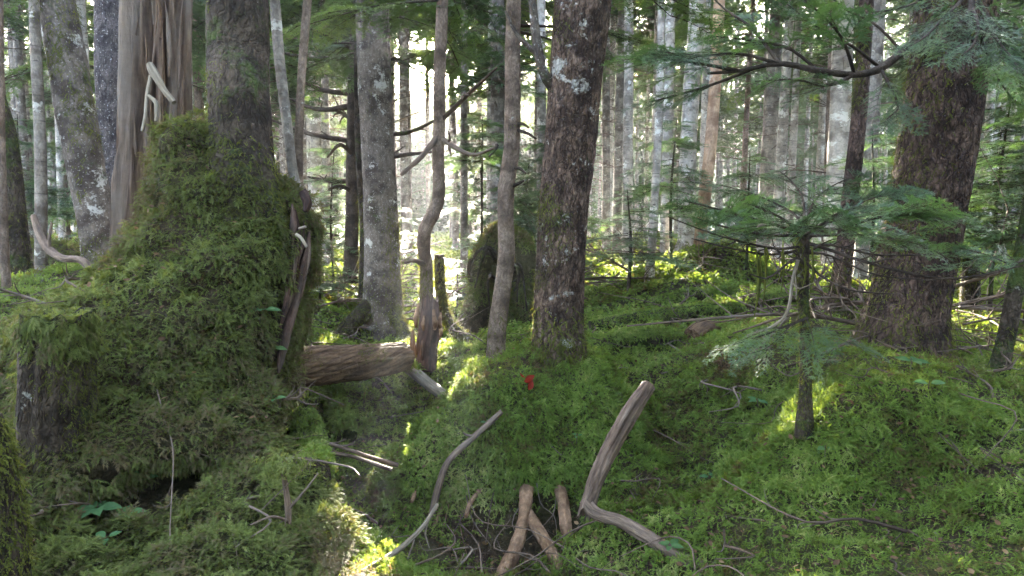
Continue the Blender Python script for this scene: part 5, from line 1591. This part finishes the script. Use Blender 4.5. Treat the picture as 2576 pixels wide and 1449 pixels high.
ONES = [  # px at eye level, trunk width px, distance, kind, label
    (25, 20, 9.5, 4, 'thin brownish trunk near the left edge behind the crooked mossy trunk'),
    (232, 26, 10.5, 0, 'pale trunk glimpsed between the leaning grey trunk and the purplish trunk'),
    (484, 26, 9.5, 1, 'pale trunk between the dead snag and the stump top tree'),
    (822, 22, 15.0, 2, 'slender grey trunk with drooping branches left of the dark branching one'),
    (786, 17, 17.0, 5, 'thin pale trunk between the slim stump pair and the slender grey trunk'),
    (680, 16, 9.0, 5, 'thin pale trunk right beside the stump top tree'),
    (1165, 20, 13.0, 8, 'thin trunk right of the sunbeam with a rim of light'),
    (1252, 40, 12.0, 2, 'darker shaggy trunk behind the slender knobbly tree'),
    (1360, 26, 12.5, 7, 'pale trunk just left of the stout middle tree'),
    (1552, 30, 15.0, 8, 'grey trunk with dark flecks right of the stout middle tree'),
    (1582, 27, 13.0, 7, 'bright white trunk right of the stout middle tree'),
    (1672, 28, 11.0, 7, 'pale straight trunk behind the thin grey one in the brushwood'),
    (1524, 22, 17.0, 8, 'faint pale trunk nearest the right side of the stout middle tree'),
    (1766, 20, 14.0, 7, 'thin white trunk between the banded and the peeling trunks'),
    (1868, 16, 17.0, 6, 'thin dark trunk a little right of the peeling trunk'),
    (1928, 38, 14.5, 8, 'broad grey flecked trunk, left one of the close pair behind the sapling'),
    (1950, 27, 13.5, 7, 'leaning bright white trunk, right one of the close pair behind the sapling'),
    (1984, 20, 14.0, 5, 'thin flecked trunk right of the close pale pair'),
    (2104, 54, 11.0, 0, 'widest pale trunk, left of the massive leaning trunk'),
    (2078, 20, 12.5, 4, 'brownish thin trunk touching the widest pale trunk on its left'),
    (2176, 42, 9.0, 2, 'grey trunk partly hidden by sprays left of the massive trunk'),
    (2440, 34, 12.0, 3, 'pale grey trunk close behind the massive trunk on its right'),
    (2524, 26, 13.0, 1, 'pale trunk near the right edge above the sunny sprays'),
    (1028, 16, 19.0, 8, 'thin shadowed trunk left of the sunbeam'),
    (992, 22, 11.5, 4, 'brown trunk peeping from behind the grey lichen trunk')]
taken = []
rf = rng_(91)
for px, w, Y, k, lab in ONES:
    p = W(px, 560, Y)
    if px == 1950:
        t = (0, .07)
    else:
        t = (rf.normal(0, .008), rf.normal(0, .012))
    place(k, p[0], Y, PX(w, Y) / 2, rf.uniform(0, 6.3), lab, None, t)
    taken.append((p[0], Y))
# the wood behind: pale and dark trunks thinning with distance
LANES = [((-.95, 6.5, .3), 1.15, .97), ((2.45, 5.0, 1.6), .4, .9), ((3.6, 6.5, 1.2), .5, .85), ((-3.4, 6.2, 1.6), .25, .7)]
CR0 = [4.6, 3.8, 5.0, 3.2, 3.6, 3.6, 2.6, 8.0, 7.2, 6.5]
CRL = [1.9, 1.8, 2.1, 1.8, 1.9, 1.5, 1.5, 2.0, 2.1, 2.3]
TOPS = [17, 15, 18, 14, 16, 13, 12, 18, 17, 15]
def blocks(k, s, X, Y):
    """does the crown of this tree stand in one of the lanes of sunlight the photograph shows?"""
    t = math.tan(SUN_AZ)
    for (lx, ly, lz), hw, pr in LANES:
        off = abs((X - lx) - (Y - ly) * t)
        zr = lz + (Y - ly) * math.tan(SUN_EL)
        zs = .5 + .5 * s
        u = (zr - CR0[k] * zs) / ((TOPS[k] - CR0[k]) * zs)
        if off < (.22 if k >= 7 else .2 + hw * .4):
            return pr
        if -.08 < u < 1.0 and off < hw + CRL[k] * s * ((1 - max(u, 0)) ** .7 * .85 + .2) * .85:
            return pr
    return 0
def sunlane(x, y):
    t = math.tan(SUN_AZ)
    return abs((x + 1.0) - (y - 6.5) * t)
n = 0
tries = 0
while n < 240 and tries < 20000:
    tries += 1
    Y = 12.5 + 42 * rf.random() ** 1.15
    X = rf.uniform(-.80, .80) * Y
    if any((X - a) ** 2 + (Y - b) ** 2 < (1.0 + Y * .012) ** 2 for a, b in taken):
        continue
    taken.append((X, Y))
    right = X > .1 * Y
    k = int(rf.choice([0, 1, 3, 5, 2, 6, 7, 8], p=[.06, .06, .05, .16, .03, .02, .38, .24])) if right else int(rf.choice([0, 2, 3, 4, 5, 6, 8], p=[.05, .10, .10, .10, .15, .10, .40]))
    pale = k in (0, 1, 5, 7)
    sc_ = rf.uniform(.5, 1.05)
    if rf.random() < blocks(k, sc_, X, Y):
        taken.pop()
        continue
    place(k, X, Y, KBR[k] * sc_, rf.uniform(0, 6.3),
          'slender pale trunk in the crowd of the wood behind' if pale else 'slender grey brown trunk in the crowd of the wood behind',
          'pale trunks of the wood behind' if pale else 'grey brown trunks of the wood behind', (rf.normal(0, .012), rf.normal(0, .015)))
    n += 1

for k_, (off, Y) in enumerate([(-2.6, 17), (1.9, 18), (2.7, 23), (-3.0, 27), (2.0, 31), (3.6, 35), (-4.2, 33)]):
    place(7 + k_ % 2, -1.0 + off + (Y - 6.5) * math.tan(SUN_AZ), Y, KBR[7 + k_ % 2] * rf.uniform(.8, 1.1), rf.uniform(0, 6.3), 'tall trunk standing in the glow below the sun, its leaves backlit', 'backlit trunks below the sun')

for k_, (off, Y) in enumerate([(-3.4, 20), (-1.3, 25), (1.2, 24), (3.0, 20), (-2.4, 28), (4.6, 23), (2.6, 29), (-5.0, 24)]):
    place(9, -1.0 + off + (Y - 6.5) * math.tan(SUN_AZ), Y, KBR[9], rf.uniform(0, 6.3), 'tall leafy tree whose crown fills the gap round the sun', 'leafy crowns round the sun')
place(6, -.45, 22, .07, 1.0, 'slim leafy tree added to block sun, between the slender knobbly tree and the sunbeam')  # added to keep sun off the lower sprays and the sapling's foot
place(4, -.3, 16, .10, 2.0, 'thin leafy tree added to block sun, right of the sunbeam behind the root plate')  # added as a second sun blocker for the sapling's lower sprays
# young firs of the understorey
def young_fir(seed, h, ntier, L, low=.30):
    rs = rng_(seed)
    root = bpy.data.objects.new('young_fir', None)
    COL.objects.link(root)
    g = Geo()
    tube(g, [(0, 0, -.1), (rs.normal(0, .03), rs.normal(0, .03), h * .5), (rs.normal(0, .05), 0, h)], [.022, .015, .004], M=14, n=7, amp=.1, seed=seed)
    part('trunk', g, MAT['bark_mossy'], root)
    gn, gs2 = Geo(), Geo()
    Pp, Dd, Ss = [], [], []
    for t in range(ntier):
        u = (t + .6) / ntier; zz = h * (low + (1 - low) * u)
        for j in range(7):
            a = j * .9 + t * 1.3 + rs.uniform(-.2, .2)
            Pp.append([0, 0, zz + rs.normal(0, .03)]); Dd.append(nrm(np.array([math.cos(a), math.sin(a), rs.uniform(-.12, .15)]))); Ss.append(L * (1.1 - .75 * u) * rs.uniform(.7, 1.2))
    put_sprays(gn, gs2, SP_MID, Pp, Dd, Ss, seed + 1, roll=.15)
    part('foliage', gn, MAT['needles'], root, smooth=False)
    part('shoot', gs2, MAT['limb'], root, smooth=False)
    return root
YF = [young_fir(401, 1.7, 5, .85), young_fir(402, 2.4, 7, 1.0), young_fir(403, 1.1, 4, .65), young_fir(404, 2.5, 4, .8, .76)]
YUSED = set()
def place_fir(k, x, y, s, lab, group=None):
    o = YF[k] if k not in YUSED else copy_tree(YF[k])
    YUSED.add(k)
    o.location = (x, y, float(H(np.array([x]), np.array([y]))[0]))
    o.rotation_euler = (0, 0, x * 7 + y)
    o.scale = (s, s, s)
    tag(o, lab, 'young fir', group)
YFS = [(838, 11.0, 1, .9, 'young fir left of the dark branching trunk, before the slender grey one'), (800, 9.0, 2, .9, 'low young fir just right of the big stump'),
       (1210, 9.0, 3, 1.0, 'thin young fir with a dark flat top right of the sunbeam'), (1148, 9.5, 2, .75, 'small backlit fir gleaming in the sunbeam'),
       (1580, 8.5, 2, 1.15, 'young fir with flat tiers right of the stout middle tree'), (1690, 9.5, 0, 1.15, 'young fir between the thin grey and the banded trunks'),
       (1880, 9.0, 0, .9, 'young fir behind the sapling left boughs'), (2190, 7.8, 0, 1.05, 'young fir beside the sunlit edge of the massive trunk'),
       (2500, 7.0, 1, 1.0, 'young fir catching bright sun right of the massive trunk'), (2590, 6.2, 1, .9, 'young fir half outside the right edge'),
       (1010, 13.0, 0, .8, 'hazy young fir at the end of the sunbeam'), (300, 11.0, 1, 1.0, 'young fir behind the purplish trunk'), (1275, 12.0, 3, 1.6, 'tall young fir added to block sun, hidden behind the slender knobbly tree'), (1322, 13.5, 1, 1.0, 'young fir added to block sun, behind the left edge of the stout middle tree'), (1384, 12.0, 1, 1.05, 'young fir added to block sun, behind the right edge of the stout middle tree'), (60, 9.5, 0, 1.2, 'young fir behind the moss topped hollow log')]  # the three firs behind knobbly and stout trees are added sun blockers
for px, Y, k, s, lab in YFS:
    p = W(px, 600, Y); place_fir(k, p[0], Y, s, lab)
n = 0
while n < 14:
    Y = rf.uniform(10, 30); X = rf.uniform(-.72, .78) * Y
    if sunlane(X, Y) < .8:
        continue
    place_fir(int(rf.integers(0, 3)), X, Y, rf.uniform(.7, 1.5), 'small young fir in the understorey of the wood behind', 'young firs of the understorey')
    n += 1

# the far wood, a mass nobody could count: it closes the view ahead and stands around and behind the viewer too
rw = rng_(111)
# made-up rise in foliage colours, added to block the bright sky at the horizon
hx = np.linspace(-260, 260, 90); hy = np.linspace(150, 330, 26)
HX, HY = np.meshgrid(hx, hy)
HZ = -1 + 27 * (1 - np.exp(-((HY - 150) / 45) ** 1.5)) + 3.5 * fbm(np.stack([HX.ravel(), HY.ravel(), HX.ravel() * 0], 1) * .03, 3).reshape(HX.shape) * np.clip((HY - 150) / 40, 0, 1)
hi = np.arange(HX.size).reshape(HX.shape)
hg = Geo().add(np.stack([HX, HY, HZ], -1).reshape(-1, 3), np.stack([hi[:-1, :-1], hi[:-1, 1:], hi[1:, 1:], hi[1:, :-1]], -1).reshape(-1, 4))
hb = NT('added_rise_foliage')
hp = hb.n('NewGeometry').outputs['Position']
hc = hb.ramp(hb.noise(hp, .35, 5.0, .7), [(.3, (.022, .036, .018)), (.6, (.055, .080, .034)), (.75, (.085, .11, .05))])
ho_ = hb.n('BsdfDiffuse', None, Color=hc)
added_rise = link('added_rise', hg.mesh('added_rise', hb.done(ho_.outputs[0])))
added_rise['kind'] = 'structure'
g, gl = Geo(), Geo()
def far_tree(X, Y, h, r, low, m, smin, smax, k, ntri=26):
    z0 = float(H(np.array([X]), np.array([Y]))[0])
    tube(g, [(X, Y, z0 - .3), (X + rw.normal(0, .2), Y, z0 + h * .5), (X + rw.normal(0, .3), Y, z0 + h)], [r, r * .75, r * .2], M=6, n=6, amp=.05, cap=False, seed=k)
    zz = z0 + h * (low + (1 - low) * rw.random(m) ** .9)
    a = rw.uniform(0, 6.283, m)
    D = np.stack([np.cos(a), np.sin(a), rw.uniform(-.4, .2, m)], 1)
    Pb = np.stack([np.full(m, X), np.full(m, Y), zz], 1)
    T, _ = SP_FAR[k % 5]
    sel = rng_(k).permutation(len(T))[:ntri]
    gl.tris(frame_place(T[sel], Pb, D, np.tile([0, 0, 1.0], (m, 1)) + rw.normal(0, .3, (m, 3)), rw.uniform(smin, smax, m)), rw.random(m * ntri))
for k in range(900):
    Y = 46 + 95 * rw.random() ** .8; X = rw.uniform(-.85, .85) * Y
    hmax = (Y - 6.5) * math.tan(SUN_EL) - 2.4
    h = rw.uniform(.74, 1.0) * hmax
    if all(abs((X - lx) - (Y - ly) * math.tan(SUN_AZ)) > hw + 4.0 for (lx, ly, lz), hw, pr in LANES[:3]):
        h = max(h, rw.uniform(13, 24))
    far_tree(X, Y, h, rw.uniform(.08, .18), .14, 75, 2.0, 3.4 + Y * .02, k, 24)
for k in range(330):
    Y = 44 + 80 * rw.random() ** 1.2; X = -.095 * Y + rw.uniform(-.12, .16) * Y
    far_tree(X, Y, rw.uniform(.8, 1.0) * ((Y - 6.5) * math.tan(SUN_EL) - 2.4), rw.uniform(.08, .18), .06, 110, 2.0, 3.4 + Y * .02, 3000 + k, 30)
for k in range(300):
    a = rw.uniform(rad(48), rad(312)); d = 6 + 34 * rw.random() ** 1.2
    if math.cos(a) > -.1 and d < 9:
        d += 5
    X, Y = math.sin(a) * d, math.cos(a) * d
    if X < 0 and (k % 5) < 3:
        continue
    far_tree(X, Y, rw.uniform(12, 18), rw.uniform(.09, .16), .14, 70, 1.4, 2.8, 1000 + k)
o = link('far_wood', gl.mesh('far_wood', MAT['far_needles'], smooth=False)); o['kind'] = 'stuff'
tag(o, 'hazy mass of conifer foliage closing the view far behind', 'woodland')
o = link('far_wood_trunks', g.mesh('far_wood_trunks', MAT['bark_pale'])); o['kind'] = 'stuff'
tag(o, 'distant crowd of grey trunks closing the view far behind', 'woodland')
# ------------------------------------------------------------------ the air
g = Geo()
x0, x1, y0, y1, z0, z1 = -320, 320, -320, 480, -4, 44
V = [(x, y, z) for z in (z0, z1) for y in (y0, y1) for x in (x0, x1)]
g.add(V, [(0, 2, 3, 1), (4, 5, 7, 6), (0, 1, 5, 4), (2, 6, 7, 3), (0, 4, 6, 2), (1, 3, 7, 5)])
hz = NT('misty_air')
vol = hz.n('VolumePrincipled', None, Color=(0.86, 0.92, 1.0), Density=HAZE_DENSITY, Anisotropy=HAZE_ANISO)
hz.t.links.new(vol.outputs[0], hz.out.inputs['Volume'])
ho = link('haze', g.mesh('haze', hz.m, smooth=False))
ho['kind'] = 'stuff'
